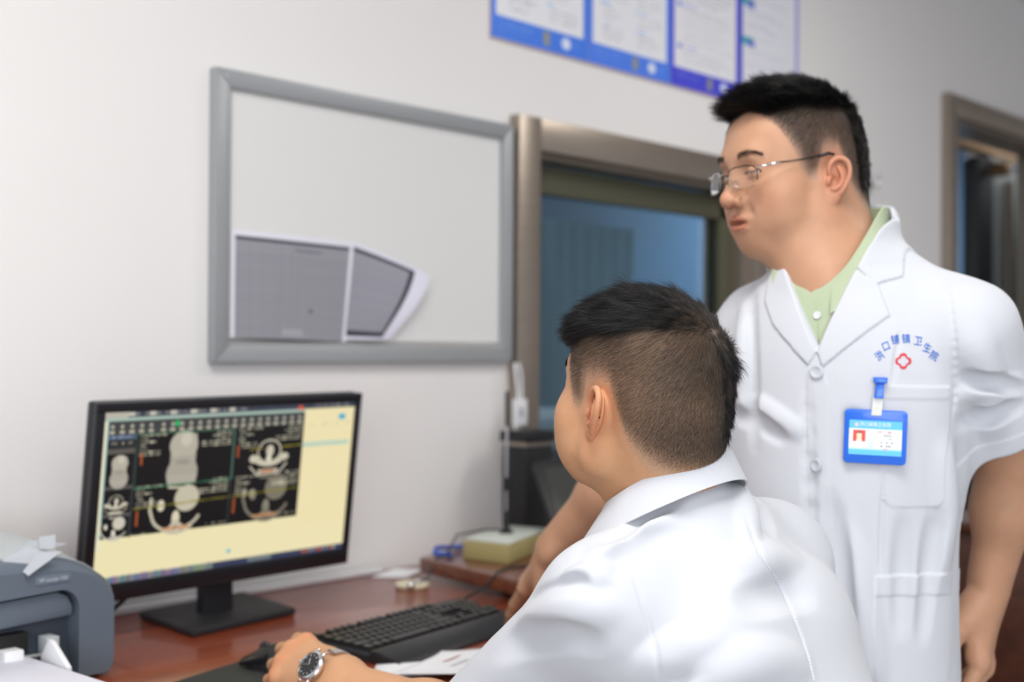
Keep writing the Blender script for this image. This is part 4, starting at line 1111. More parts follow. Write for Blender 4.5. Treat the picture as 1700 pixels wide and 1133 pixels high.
def hair_mesh(name, roots, dirs, lens, wid, seg, parent, m, curl=.0, droop=None, seed=1, colf=None, turn=None):
    """tapered three-sided strands, all of them one mesh; dirs is the starting direction, 'turn' (vectors) bends the strand"""
    r = np.random.default_rng(seed); N = len(roots); pts = [roots]; d = dirs.copy()
    st = lens[:, None]/seg; wob = r.normal(size=(N, 3))*curl
    for i in range(seg):
        if turn is not None: d = d+turn/seg*(i+1)*2.0/(seg+1)
        d = d+wob/seg; d = d/(np.linalg.norm(d, axis=1, keepdims=True)+1e-9)
        pts.append(pts[-1]+d*st)
    a = np.cross(dirs, r.normal(size=(N, 3))); a = a/(np.linalg.norm(a, axis=1, keepdims=True)+1e-9)
    b = np.cross(a, dirs); V = []
    for i, p in enumerate(pts):
        w = wid[:, None]*(1-.75*(i/seg)**1.5)
        for k in range(3):
            V.append(p+(a*math.cos(k*2.094)+b*math.sin(k*2.094))*w)
    V = np.stack(V, 1)                           # N, (seg+1)*3, 3
    n_ = (seg+1)*3; base = (np.arange(N)*n_)[:, None]
    q = []
    for i in range(seg):
        for k in range(3):
            k2 = (k+1) % 3; q.append([i*3+k, i*3+k2, (i+1)*3+k2, (i+1)*3+k])
    Q = (base[:, :, None]+np.array(q)[None]).reshape(-1, 4)
    col = None
    if colf is not None: col = np.repeat(colf, n_, 0)
    return fast_mesh(name, V.reshape(-1, 3), Q, m, parent, None, col)
def scatter(V, Q, dens, seed=3):
    """random points on the quads, chosen with the weight dens(per quad)*area"""
    r = np.random.default_rng(seed)
    a, b, c, d = V[Q[:, 0]], V[Q[:, 1]], V[Q[:, 2]], V[Q[:, 3]]
    n = np.cross(c-a, d-b); ar = np.linalg.norm(n, axis=1)/2
    cnt = ar*dens; k = np.floor(cnt+r.random(len(cnt))).astype(int)
    idx = np.repeat(np.arange(len(Q)), k); u, v = r.random((2, len(idx), 1))
    P = a[idx]*(1-u)*(1-v)+b[idx]*u*(1-v)+c[idx]*u*v+d[idx]*(1-u)*v
    nn = n[idx]/(2*ar[idx][:, None]+1e-12)
    return P, nn, idx
# ================================================================== PEOPLE
m_skin = mat('skin', (.56, .32, .2), .48, attr=True, sss=.12, spec=.42, bump=.12, bscale=900, var=.045, vscale=45)
m_hair = mat('black_hair', (.007, .006, .006), .36, spec=.45)
m_hair_s = mat('cropped_hair', (.020, .016, .013), .36, attr=True)
m_coat = mat('white_coat_cotton', hexc(197, 200, 207), .85, sheen=.15, bump=.10, bscale=1400, spec=.25)
m_trouser = mat('dark_trousers', (.02, .022, .03), .85, bump=.2, bscale=900)
m_shoe = mat('black_shoe', (.012, .012, .012), .35)
m_mouth = mat('lip', (.5, .2, .15), .4)
SKIN = np.array([.60, .335, .205])

def zline(y, hl=0.0):
    """lower edge of the hair on the side of the head"""
    ys = np.array([-.12, -.085, -.06, -.042, -.030, -.018, .002, .013, .019, .030, .045, .058, .070, .12])
    zs = np.array([-.052, -.050, -.040, -.020, .008, .030, .033, .026, -.008, -.006, .020, .052, .082, .090])
    return np.interp(y+np.where(np.asarray(y) > .012, hl, 0), ys, zs)
def head_colour(V, R, t, sc, base, scalp=.42, top=.16, zt=.075, hl=.0, back=(.078, .098), tint=(.97, 1, 1.03), side=0):
    L = ((V-t) @ R)/sc; x, y, z = L.T
    col = np.tile(base, (len(V), 1))
    c = noise3(L, 60, 2)*.012
    zl = zline(y+c*.6, hl)
    inside = sm01(z+c-zl, -.004, .014)
    near = (np.abs(x) < .11) & (z > -.09) & (y > -.14) & (y < .14)
    ear = (np.abs(x) > .0765-.0*z) & (y < .03) & (y > -.045) & (z < .031) & (z > -.045)
    inside = inside*near*(~ear)
    k = np.where(z+c > zt, top, scalp+(.85-scalp)*(1-sm01(z-zl, .0, .035)))
    zt = zt-.10*sm01(-y, back[0], back[1])-side*sm01(x, -.012, .045)*sm01(-y, -.02, .02)
    k = scalp+(1-scalp)*(1-sm01(z-zl, .0, .03)); k = k*(1-sm01(z, zt-.012, zt+.012))+top*sm01(z, zt-.012, zt+.012)
    col = col*(1-inside[:, None])+inside[:, None]*(col*k[:, None]*np.array(tint))
    # redder ears, cheeks, nose; lips
    e2 = np.exp(-(((np.abs(x)-.083)/.014)**2+((y+.005)/.028)**2+((z-.0)/.04)**2))
    ch = np.exp(-(((np.abs(x)-.045)/.025)**2+((y-.07)/.03)**2+((z+.02)/.025)**2))*.4+np.exp(-((x/.016)**2+((y-.11)/.02)**2+((z+.02)/.014)**2))*.5
    red = np.clip(e2*.95+ch, 0, 1)[:, None]
    col = col*(1-red)+red*col*np.array([1.03, .74, .70])
    lid = np.exp(-((z-.0122)/.0016)**2)*((np.abs(x) > .017) & (np.abs(x) < .046) & (y > .074) & (z < .03))
    gap = np.exp(-((z+.0522)/.0011)**2)*((np.abs(x) < .021) & (y > .08))  # shade inside the mouth, put into the skin colour as a dark line
    col = col*(1-.78*np.clip(lid+gap, 0, 1)[:, None])
    lip = ((x/.0225)**2+((z+.0522)/.0115)**2 < 1) & (y > .085)
    col[lip] = col[lip]*np.array([.93, .66, .66])
    return col, inside*(~ear)
def eyebrows(name, R, t, sc, S, parent, seed=5, ln=1.0):
    r = np.random.default_rng(seed); N = 1500; u = r.random(N); e = np.where(r.random(N) < .5, 1, -1)
    x = .014+.036*u; z = .0330+.0045*np.sin(u*2.8)+r.normal(size=N)*.0023*(1.15-u*.6); y = .105-.5*(x-.01)**1.2*2
    P = (np.stack([e*x, y, z], -1)*sc) @ R.T+t; P = S.snap(P, 5)
    n = S.grad(P); d = (np.stack([e*.8, np.full(N, -.1), .45-.8*u], -1)) @ R.T; d = d+n*.15; d /= np.linalg.norm(d, axis=1, keepdims=True)
    return hair_mesh(name, P-n*.0003, d, (.004+.002*r.random(N))*sc*ln, np.full(N, .00011), 2, parent, m_hair, seed=seed)
def eye_parts(R, t, sc, parent):
    for e in (1, -1):
        c = np.array([e*.0310, .0800, .0130])
        mb = MB(); f = R @ nrm((0, 1, -.12)); cw = R @ (c*sc)+t
        mb.lathe([(.0118*sc*math.sin(a), -.0118*sc*math.cos(a)) for a in np.linspace(0.01, math.pi-.01, 18)], cw, 24, Vector(f))
        ob = mb.build('eye', mat('eye_white', (.75, .72, .70), .15), parent, smooth=True)
        mb = MB(); mb.lathe([(0, .0117*sc), (.0052*sc, .0108*sc), (.0053*sc, .0104*sc), (0, .010*sc)], cw, 20, Vector(f))
        mb.build('iris', mat('iris_dark', (.02, .012, .008), .1), ob, smooth=True)

def grow(name, R, t, sc, V, Q, inside, parent, whorl, topz, spec, seed):
    """hair of one head: cropped sides and a longer top"""
    L = ((V-t) @ R)/sc; mI = inside[Q].mean(1) > .35
    Qh = Q[mI]; zc = L[Qh, 2].mean(1); xc = np.abs(L[Qh, 0]).mean(1); yc = L[Qh, 1].mean(1)
    rr = np.random.default_rng(seed)
    def dirs(P, n, lift, swirl, down):
        Lp = ((P-t) @ R)/sc; ln = n @ R
        w = np.array(whorl); rad = Lp-w; rad[:, 2] *= .6
        rad = rad-(rad*ln).sum(1, keepdims=True)*ln; rad /= np.linalg.norm(rad, axis=1, keepdims=True)+1e-6
        sw = np.cross(ln, rad); dist = np.linalg.norm(Lp-w, axis=1)[:, None]
        d = rad+sw*swirl*np.exp(-dist/.03)+ln*lift+np.array([0, 0, -1])*down
        d += rr.normal(size=d.shape)*.12
        d /= np.linalg.norm(d, axis=1, keepdims=True); return d @ R.T, Lp, ln
    out = []
    # cropped hair
    hl = spec.get('hl', 0); zl = zline(yc, hl)
    side = np.clip(sm01(zc-zl, -.004, .02), .12, 1)*spec['side_dens']*(1+1.4*sm01(-yc, .05, .1))
    P, n, idx = scatter(V, Qh, side, seed)
    d, Lp, ln = dirs(P, n, spec.get('side_lift', .45), .8, .35)
    zz = Lp[:, 2]; zl_ = zline(Lp[:, 1], hl)
    ln_ = (.0018+.0035*sm01(zz-zl_, 0, .05)+spec['side_len']*sm01(zz, .03, topz+.01))*(.7+.6*rr.random(len(P)))
    lum = (.5+3.2*rr.random(len(P))**3)[:, None]*np.array(spec.get('side_col', (.030, .022, .016)))  # glints on the cropped hair put into the colour of paler strands
    out.append(hair_mesh('cropped_sides', P-n*.0004, d, ln_*sc, np.full(len(P), spec['side_w']), 2, parent, m_hair_s, seed=seed+1, colf=lum))
    # longer top
    bk = spec.get('back', (.30, .40))
    edge = (np.interp(yc, *spec['line']) if 'line' in spec else topz)-spec.get('side', 0)*sm01(L[Qh, 0].mean(1), .0, .02)*sm01(-yc, -.02, .02)+spec.get('edge', 0)*np.clip(-yc/.08, -.5, 1)-.10*sm01(-yc, bk[0], bk[1])
    edge = np.maximum(edge, zl+.010)
    topd = sm01(zc+noise3(L[Qh].mean(1), 70, 3)*.004, edge-.006, edge+.012)*spec['top_dens']
    P, n, idx = scatter(V, Qh, topd, seed+2)
    d, Lp, ln = dirs(P, n, spec['lift'], 1.1, 0)
    fw = np.array([0, 1, 0])
    # clump the long hair
    cl = rr.integers(0, len(P), max(1, len(P)//26)); C = Lp[cl]; 
    cj = rr.normal(size=(len(C), 3))*spec.get('clump', .16)
    cell = np.round(Lp/.0065).astype(int); h = (cell[:, 0]*73856093 ^ cell[:, 1]*19349663 ^ cell[:, 2]*83492791) % len(C)
    dl = (d @ R)+cj[h]+fw*spec.get('fwd', .0)+np.array(spec.get('sweep', (0, 0, 0)))
    dl /= np.linalg.norm(dl, axis=1, keepdims=True)
    zz = Lp[:, 2]; ll = spec['top_len'](Lp)*(.75+.4*rr.random(len(P)))
    turn = (np.array(spec.get('turn', (0, .5, -.5)))[None]+0*dl) @ R.T
    out.append(hair_mesh('hair_top', P-n*.0006, dl @ R.T, ll*sc, np.full(len(P), spec['top_w']), 5, parent, m_hair, curl=.10, seed=seed+3, turn=turn))
    return out

# ------------------------------------------------------------------ the seated man
hs = 1.05
hRa = rotm(0, 0, math.radians(80-90)) @ rotm(math.radians(12), 0, 0) @ rotm(0, math.radians(0), 0)
hTa = at(1070, 684, 1.51)
tRa = rotm(0, 0, math.radians(3)); tTa = np.array([1.272, .868, 0])
def TA(x, y, z): return tRa @ np.array([x, y, z])+tTa
SLa = at(1008, 1008, 1.40); SRa = at(1278, 935, 1.65)
ELa = at(780, 1225, 1.56); WLa = at(543, 1127, 1.78)
ERa = np.array([1.52, 1.05, .80]); WRa = np.array([1.50, 1.20, .80])
t = thing('person', 'seated man in a white short sleeved coat with cropped hair, hand on the mouse', 'person', (1.28, .70, 0))
seated = t
B = Solid(); add_head(B, hRa, hTa, hs, ear=.90, ez=-.001)
B.frame(hRa, hTa, hs)
B.frame()
nb = TA(-.022, .010, 1.045)                # root of the neck
top_n = hRa @ (np.array([0, -.030, -.035])*hs)+hTa
B.cone(top_n, nb, .056, .055, .03)
B.cone(hRa @ (np.array([0, -.062, .0])*hs)+hTa, TA(-.020, -.004, 1.05), .038, .040, .03)
B.cone(hRa @ (np.array([0, .02, -.05])*hs)+hTa, TA(0, .03, 1.03), .040, .048, .03)
hv, hq = None, None
def limb(S, a, b, c, r):
    S.cone(a, b, r[0], r[1], .03); ab = b+(c-b)*.25
    S.cone(b, ab, r[1], r[2], .02); S.cone(ab, c, r[2], r[3], .02, flat=((0, 0, 1), .85))
Bh = B
hV, hQ = Bh.mesh(.00145, lo=np.array([-9, -9, 1.04]))
# left forearm and hand
F = Solid()
yk = nrm(at(474, 1084, 1.865)-WLa); zk = np.array([-.60, -.15, .75]); zk = nrm(zk-yk*(zk@yk)); xk = np.cross(yk, zk)
HA = (np.stack([xk, yk, zk], 1), WLa+yk*.004)
F.frame()
zr = np.array([-.78, -.05, .58])
F.cone(SLa, ELa, .050, .045, .03)
mid = ELa+(WLa-ELa)*.28
F.cone(ELa, mid, .043, .044, .02); F.cone(mid, WLa-(WLa-ELa)*.10, .044, .030, .025, flat=(zr, .86)); F.cone(WLa-(WLa-ELa)*.12, WLa, .0300, .0285, .02, flat=(zr, .78))
add_hand(F, HA, 1, [[.42, .55, .3], [.45, .6, .35], [.5, .65, .35], [.5, .7, .4]],
         [(.020, .020, -.014), (.038, .048, -.028), (.040, .074, -.042), (.034, .094, -.050)], sc=1.10)
aV, aQ = F.mesh(.0016)
# the rest of the body under the clothes
G = Solid()
G.frame(tRa, tTa)
G.loft([.42, .60, .80, .93, 1.02, 1.08], [0]*6, [-.24, -.20, -.09, -.02, 0, 0], [.16, .15, .155, .165, .13, .04], [.115, .11, .105, .10, .075, .035], cap=.03)
G.frame(); G.cone(TA(.05, 0, 1.03), SRa, .045, .047, .03); G.cone(TA(-.05, 0, 1.03), SLa, .045, .047, .03)
G.cone(SRa, ERa, .047, .042, .02); G.cone(ERa, WRa, .042, .028, .02)
ykr = nrm(np.array([-.25, .95, -.05])); zkr = np.array([0, 0, 1.]); zkr = nrm(zkr-ykr*(zkr@ykr)); xkr = -np.cross(ykr, zkr)
add_hand(G, (np.stack([xkr, ykr, zkr], 1), WRa-np.array([0, 0, .012])), -1, [[.2, .25, .2]]*4, [(.022, .020, -.008), (.046, .046, -.012), (.056, .072, -.014), (.060, .095, -.014)], sc=1.0)
G.frame()
for sx in (1, -1):
    hip, kn, an = TA(sx*.085, -.20, .50), TA(sx*.13, .22, .52), TA(sx*.13, .24, .10)
    G.cone(hip, kn, .080, .058, .03); G.cone(kn, an, .056, .040, .02)
gV, gQ = G.mesh(.004)
V_, Q_ = merge([(hV, hQ), (aV, aQ), (gV, gQ)])
base_col = np.array([.56, .300, .160])
col, ins = head_colour(V_, hRa, hTa, hs, base_col, scalp=.62, top=.16, zt=.098, back=(.075, .125), side=.12, tint=(.88, 1, 1.16), hl=-.010)
Lw = (V_-HA[1]) @ HA[0]
# slightly redder knuckles
kn_ = np.exp(-((Lw[:, 1]-.088)/.012)**2-((Lw[:, 2]-.008)/.02)**2)*(np.abs(Lw[:, 0]) < .05)
col = col*(1-.22*kn_[:, None]*np.array([0, .8, 1.]))
body = fast_mesh('body', V_, Q_, m_skin, t, None, col)
nh = len(hV)
eye_parts(hRa, hTa, hs, t)
eyebrows('eyebrows', hRa, hTa, hs, Bh, t, 5, .45)
def tl_a(L):
    d = np.linalg.norm(L-np.array([.012, -.062, .112]), axis=1)
    return .008+.028*sm01(d, .01, .07)*sm01(L[:, 2], .055, .09)+.006*(L[:, 0] > .01)
grow('hair', hRa, hTa, hs, hV, hQ, ins[:nh], t, (.012, -.072, .102), .088,
     dict(hl=-.010, side_dens=.85e6, side_col=(.060, .043, .031), side_len=.0045, side_w=.00011, top_dens=1.0e6, top_len=tl_a, top_w=.00020, lift=.62, fwd=.35, sweep=(-.12, 0, 0), turn=(0, .30, -.55), clump=.20, side=.11, line=([-.08, -.02, .03, .085], [.106, .098, .078, .050])), 11)

# ---- his coat
C = Solid(); C.frame(tRa, tTa)
C.loft([.40, .60, .80, .90, .98, 1.035, 1.07], [0]*7, [-.25, -.21, -.105, -.045, -.020, -.014, -.010], [.20, .19, .192, .195, .175, .115, .075], [.155, .148, .138, .130, .112, .090, .070], cap=.05)
C.cone(TA(-.01, -.050, 1.02)-tTa if False else (-.016, -.038, 1.02), (-.024, -.016, 1.074), .060, .047, .04)
C.ell((-.085, -.105, .905), (.085, .050, .10), .06)          # shoulder blades
C.ell((.085, -.105, .905), (.085, .050, .10), .06)
C.frame()
C.cone(TA(-.050, -.015, 1.040), SLa+np.array([0, 0, .004]), .050, .062, .05)
C.cone(TA(.050, -.015, 1.040), SRa+np.array([0, 0, .004]), .050, .062, .05)
sle = SLa+(ELa-SLa)*.86; sre = SRa+(ERa-SRa)*.8
C.sleeve(SLa, sle, .064, .064, .045); C.sleeve(SRa, sre, .064, .064, .06)
base_hit = Solid(); base_hit.ops = list(C.ops)
def dense(pts, n):
    pts = np.array(pts, float); s = np.r_[0, np.cumsum(np.linalg.norm(np.diff(pts, axis=0), axis=1))]; q = np.linspace(0, s[-1], n)
    return np.stack([np.interp(q, s, pts[:, 0]), np.interp(q, s, pts[:, 1])], -1)
def folds(S, surf, lines, Z0, Z1):
    """ridges (h > 0) and creases (h < 0) along lines drawn on the cloth"""
    for pts, r, h, k in lines:
        P, n = surf.hit(dense(pts, 13), Z0, Z1)
        for _ in range(3): n[1:-1] = n[:-2]+2*n[1:-1]+n[2:]; n /= np.linalg.norm(n, axis=1, keepdims=True)
        e = np.sin(np.pi*(np.arange(13)+.2)/12.4)**.8; hh = -k*.40+(abs(h)+k*.40)*e
        S.chain([P[i]-n[i]*(r-hh[i])*(1 if h > 0 else -1) for i in range(13)], r, k, 1 if h > 0 else -1)
def crease(S, surf, pts, Z0, Z1, r=.0018, d=.0010, N=24, k=.003):
    P, n = surf.hit(dense(pts, N), Z0, Z1)
    S.chain([P[i]+n[i]*(r-d+.004*math.exp(-i/1.5)+.004*math.exp(-(N-1-i)/1.5)) for i in range(N)], r, k, -1)
FL = [([(985, 930), (1020, 905), (1065, 880), (1110, 850)], .012, .004, .014),
      ([(1000, 905), (1040, 880), (1090, 845), (1130, 825)], .008, -.0022, .012),
      ([(1005, 950), (1060, 912), (1105, 895), (1150, 885)], .010, -.003, .014),
      ([(930, 985), (960, 965), (1000, 950)], .010, .0035, .014),
      ([(880, 1000), (920, 990), (965, 975)], .010, -.003, .014),
      ([(860, 1040), (905, 1020), (960, 1010), (1010, 1015)], .012, .003, .018),
      ([(830, 1080), (880, 1060), (940, 1055), (990, 1070)], .010, -.003, .018),
      ([(1080, 1133), (1110, 1110), (1150, 1090), (1190, 1080)], .014, -.004, .02),
      ([(1060, 1120), (1100, 1092), (1150, 1070), (1200, 1062)], .012, .003, .02),
      ([(1180, 1120), (1230, 1100), (1290, 1095), (1340, 1105)], .014, .003, .02),
      ([(1230, 1000), (1290, 985), (1340, 985)], .014, -.0025, .02),
      ([(1210, 940), (1260, 925), (1320, 925)], .012, .0022, .02),
      ([(1240, 800), (1262, 835), (1275, 880)], .010, -.003, .016),
      ([(1225, 805), (1240, 850), (1245, 900)], .012, .003, .016)]
folds(C, base_hit, FL, 1.2, 1.9)
SEAM = [(1234, 846), (1243, 870), (1262, 920), (1288, 960), (1308, 1000), (1328, 1050), (1342, 1090), (1352, 1133)]
ARM = [(1050, 950), (1062, 990), (1075, 1030), (1088, 1075), (1095, 1133)]
def wr(p):
    return noise3(p*np.array([.6, .6, 1.6]), 30, 8)*.0009+noise3(p*np.array([1, 1, 2.2]), 70, 9)*.00025
C.frame(); C.custom(wr, (1.27, .85, .8), 1.2, 0, 2)
C.cone(sle-(ELa-SLa)*.02, sle+(ELa-SLa)*.5, .058, .070, .003, -1)      # sleeve openings
C.cone(sre-(ERa-SRa)*.02, sre+(ERa-SRa)*.5, .058, .070, .003, -1)
crease(C, C, SEAM, 1.2, 1.9, .0022, .0011, 40)
crease(C, C, ARM, 1.2, 1.9, .0022, .0010, 24)
cv, cq = C.mesh(.0026)
coat_a = fast_mesh('coat', cv, cq, m_coat, t)
# stitches along the back seam
P, n = C.hit(dense(SEAM, 60), 1.2, 1.9)
mb = MB()
for i in range(1, 59):
    d = nrm(P[i]-P[i-1]); a = P[i]+n[i]*.0004
    mb.tube([a-d*.0012, a+d*.0012], .0006, 5)
mb.build('seam_stitches', mat('stitch_white', hexc(226, 226, 244), .7), coat_a)
def collar_mesh(name, Cn, Rt, ring, m, parent, prof, th0, th1, n=72):
    """profile (radius, height) swept round the neck; ring(th) gives (dr, dz) corrections"""
    vs = []; k = len(prof)
    for i in range(n+1):
        th = th0+(th1-th0)*i/n
        dr, dz, fall = ring(th)
        for r, z, o_ in prof:
            rr_ = r+dr+o_*fall[0]; zz_ = z+dz-o_*fall[1]
            vs.append(Cn+Rt @ np.array([rr_*math.sin(th), -rr_*math.cos(th), zz_]))
    fs = []
    for i in range(n):
        for j in range(k): fs.append([i*k+j, i*k+(j+1) % k, (i+1)*k+(j+1) % k, (i+1)*k+j])
    fs += [list(range(k))[::-1], [n*k+j for j in range(k)]]
    return link_mesh(name, vs, fs, m, parent, smooth='auto')
# collar: th = 0 at the nape, +-pi at the throat
Cn = TA(-.030, .006, 1.108)
def ring_a(th):
    c = math.cos(th)
    return (.004*(1-c)*.5-.004*(1+c)*.5, .042*c-.004*(1-abs(c)), (.020+.008*(1-c)*.5, .040+.004*(1-c)*.5))
prof_a = [(r-.006, z, o) for r, z, o in [(.0685, -.030, 0), (.0700, -.010, 0), (.0715, .0, 0), (.0740, .0025, 0), (.0775, .0005, 0), (.0790, -.003, .12), (.0775, .0, .5), (.0775, .0, 1.0), (.0752, -.001, 1.0), (.0752, -.001, .5), (.0745, -.004, .10), (.0725, -.012, 0), (.0712, -.030, 0)]]
collar_mesh('collar', Cn, tRa, ring_a, m_coat, coat_a, prof_a, -2.75, 2.75)
# trousers, shoes
Tt = Solid(); Tt.frame()
for sx in (1, -1):
    hip, kn, an = TA(sx*.085, -.22, .50), TA(sx*.13, .22, .525), TA(sx*.13, .24, .13)
    Tt.cone(hip, kn, .092, .074, .03); Tt.cone(kn, an, .072, .062, .03)
tv_, tq_ = Tt.mesh(.006); fast_mesh('trousers', tv_, tq_, m_trouser, t)
for sx in (1, -1):
    Sh = Solid(); Sh.frame(tRa, tTa+np.array([0, 0, 0]))
    Sh.ell((sx*.13, .25, .06), (.045, .065, .058), .03); Sh.ell((sx*.13, .36, .035), (.046, .09, .034), .04); Sh.plane((0, 0, .002), (0, 0, -1))
    a, b = Sh.mesh(.005); fast_mesh('shoe', a, b, m_shoe, t)
# the stool that carries him
st = thing('stool', 'round black stool under the seated man', 'stool', tuple(TA(0, -.22, 0)))
c0 = TA(0, -.22, 0)
MB().lathe([(0, .33), (.17, .33), (.19, .345), (.19, .385), (.17, .40), (0, .40)], c0, 36).build('seat', m_black_soft, st, smooth='auto')
MB().lathe([(0, .06), (.028, .06), (.028, .33), (0, .33)], c0, 20).build('post', m_chrome, st, smooth='auto')
for k in range(5):
    a = k*2*math.pi/5; MB().tube([c0+np.array((0, 0, .07)), c0+np.array((.25*math.cos(a), .25*math.sin(a), .03))], (.02, .014), 10).tube([c0+np.array((.25*math.cos(a), .25*math.sin(a), .0)), c0+np.array((.25*math.cos(a), .25*math.sin(a), .04))], .022, 12).build('leg', m_blackp, st, smooth='auto')

# ---- wristwatch
w = thing('wristwatch', 'steel wristwatch with a black dial on the wrist of the seated man', 'watch', tuple(WLa))
fa = nrm(WLa-ELa); fz = zr-fa*(zr@fa); fz = nrm(fz); fx_ = np.cross(fa, fz)
wc = WLa-fa*.006
ra, rbb = .0405, .0325                       # wrist half width, half thickness
# the bracelet: links round the wrist
nl = 26
for k in range(nl):
    a = 2*math.pi*(k+.5)/nl
    if math.sin(a) > .74: continue
    p = wc+fx_*ra*math.cos(a)+fz*rbb*math.sin(a)
    tg = nrm(-fx_*ra*math.sin(a)+fz*rbb*math.cos(a)); up = nrm(np.cross(tg, fa)); up = up if up@(p-wc) > 0 else -up
    b = MB(); h1, h2, h3 = .0042, .0095, .0016
    b.v = []; vs = [p+tg*sx*h1+fa*sy*h2+up*sz*h3 for sz in (-1, 1) for sx, sy in ((-1, -1), (1, -1), (1, 1), (-1, 1))]
    b.add(vs, [(0, 3, 2, 1), (4, 5, 6, 7), (0, 1, 5, 4), (1, 2, 6, 5), (2, 3, 7, 6), (3, 0, 4, 7)])
    b.build('bracelet_link', m_chrome, w, bevel=.0008)
dc = wc+fz*(rbb+.002)
MB().lathe([(0, 0), (.0195, 0), (.0215, .002), (.0215, .006), (.0195, .0085), (.0178, .0090), (.0172, .0078), (.0, .0078)], dc, 48, Vector(fz)).build('case', m_chrome, w, smooth='auto')
MB().lathe([(0, .0078), (.0172, .0078), (.0172, .0082), (0, .0082)], dc, 40, Vector(fz)).build('dial', mat('watch_dial', (.006, .006, .008), .2), w, smooth='auto')
b = MB()
for k in range(12):
    a = k*math.pi/6; u = fx_*math.cos(a)+fa*math.sin(a); p = dc+fz*.0084
    b.tube([p+u*.0125, p+u*.0155], .0006, 6)
b.build('hour_marks', m_alu_b, w)
MB().tube([dc+fz*.0088, dc+fz*.0088+fx_*.008+fa*.004], .0006, 6).build('hour_hand', m_alu_b, w); MB().tube([dc+fz*.0090, dc+fz*.0090-fx_*.003+fa*.012], .0004, 6).build('minute_hand', m_alu_b, w)
for s_ in (1, -1):
    for q_ in (1, -1): MB().tube([dc+fz*.004+fx_*s_*.016+fa*q_*.009, dc+fz*.000+fx_*s_*.0255+fa*q_*.0085], .0024, 8).build('lug', m_chrome, w, smooth=True)
MB().lathe([(0, 0), (.003, 0), (.003, .004), (0, .004)], dc+fz*.004+fa*.021, 12, Vector(fa)).build('crown', m_chrome, w, smooth='auto')
# ------------------------------------------------------------------ the standing man
hb_ = 1.067
hRb = rotm(0, 0, math.radians(154-90)) @ rotm(math.radians(-5), 0, 0)
hTb = at(1322, 303, 1.90)
fb_ = math.radians(187-90)
tRb = rotm(0, 0, fb_); tTb = np.array([1.722, .911, 0])
def TB(x, y, z): return tRb @ np.array([x, y, z])+tTb
SLb = at(1606, 550, 1.79); ELb = at(1682, 780, 1.90); WLb = at(1640, 985, 1.94)
SRb = at(1266, 545, 1.99); ERb = at(1052, 775, 2.11); WRb = at(912, 918, 2.22)
t = thing('person', 'standing man in glasses and a white coat leaning over with one hand near the keyboard', 'person', (1.722, .911, 0))
standing = t
H = Solid(); add_head(H, hRb, hTb, hb_, mouth=.0042, ear=.88, ez=-.008)
H.frame()
nbb = TB(-.005, .020, 1.375)
H.cone(hRb @ (np.array([0, -.026, -.035])*hb_)+hTb, nbb, .057, .062, .035)
H.cone(hRb @ (np.array([0, -.060, .0])*hb_)+hTb, TB(0, -.018, 1.39), .036, .046, .03)
H.cone(hRb @ (np.array([0, .032, -.062])*hb_)+hTb, TB(0, .055, 1.35), .036, .044, .03)
H.cone(hRb @ (np.array([0, .012, -.045])*hb_)+hTb, TB(0, .055, 1.33), .046, .046, .03)
sV, sQ = H.mesh(.0016, lo=np.array([-9, -9, 1.31]))
A1 = Solid(); A1.frame()
A1.cone(SLb, ELb, .054, .047, .03); m1 = ELb+(WLb-ELb)*.30
A1.cone(ELb, m1, .046, .0465, .02); A1.cone(m1, WLb-(WLb-ELb)*.06, .0465, .0345, .03, flat=(tRb @ np.array([1., 0, 0]), .88))
yk = nrm(at(1630, 1120, 1.92)-WLb); zk = tRb @ nrm((-1, -.15, 0)); zk = nrm(zk-yk*(zk@yk)); xk = np.cross(yk, zk)
add_hand(A1, (np.stack([xk, yk, zk], 1), WLb), 1, [[.35, .5, .3], [.45, .55, .35], [.5, .6, .35], [.55, .6, .4]],
         [(.022, .018, -.014), (.042, .050, -.026), (.044, .080, -.036), (.038, .104, -.042)], sc=1.20)
bV, bQ = A1.mesh(.002)
A2 = Solid(); A2.frame()
A2.cone(SRb, ERb, .052, .045, .03); m2 = ERb+(WRb-ERb)*.30
A2.cone(ERb, m2, .044, .044, .02); A2.cone(m2, WRb-(WRb-ERb)*.06, .044, .0315, .03)
tip = at(847, 1004, 2.36); yk = nrm(tip-WRb); zk = nrm(np.array([-.25, .25, .9])-.55*cF); zk = nrm(zk-yk*(zk@yk)); xk = -np.cross(yk, zk)
if xk@cR > 0: pass
add_hand(A2, (np.stack([xk, yk, zk], 1), WRb), -1, [[.05, .12, .10], [.25, .35, .2], [.45, .5, .3], [.6, .6, .4]],
         [(.024, .018, -.012), (.052, .042, -.026), (.064, .070, -.038), (.068, .094, -.050)], spread=(.16, .05, -.05, -.14), sc=1.06)
rV, rQ = A2.mesh(.002)
G2 = Solid(); G2.frame(tRb, tTb)
G2.loft([.86, 1.0, 1.15, 1.27, 1.34, 1.38], [0]*6, [.0, 0, 0, 0, 0, .01], [.14, .135, .14, .145, .09, .035], [.10, .095, .10, .095, .065, .03], cap=.03)
G2.frame(); G2.cone(TB(.05, 0, 1.33), SRb, .045, .048, .03); G2.cone(TB(-.05, 0, 1.33), SLb, .045, .050, .03)
for sx in (1, -1):
    hip, kn, an = TB(sx*.070, 0, .86), TB(sx*.09, .01, .48), TB(sx*.11, -.02, .10)
    G2.cone(hip, kn, .068, .056, .03); G2.cone(kn, an, .054, .038, .02)
gV2, gQ2 = G2.mesh(.004)
V_, Q_ = merge([(sV, sQ), (bV, bQ), (rV, rQ), (gV2, gQ2)])
base_b = np.array([.49, .268, .165])
colb, insb = head_colour(V_, hRb, hTb, hb_, base_b, scalp=.42, top=.12, zt=.082, back=(.035, .062), tint=(.86, .99, 1.12))
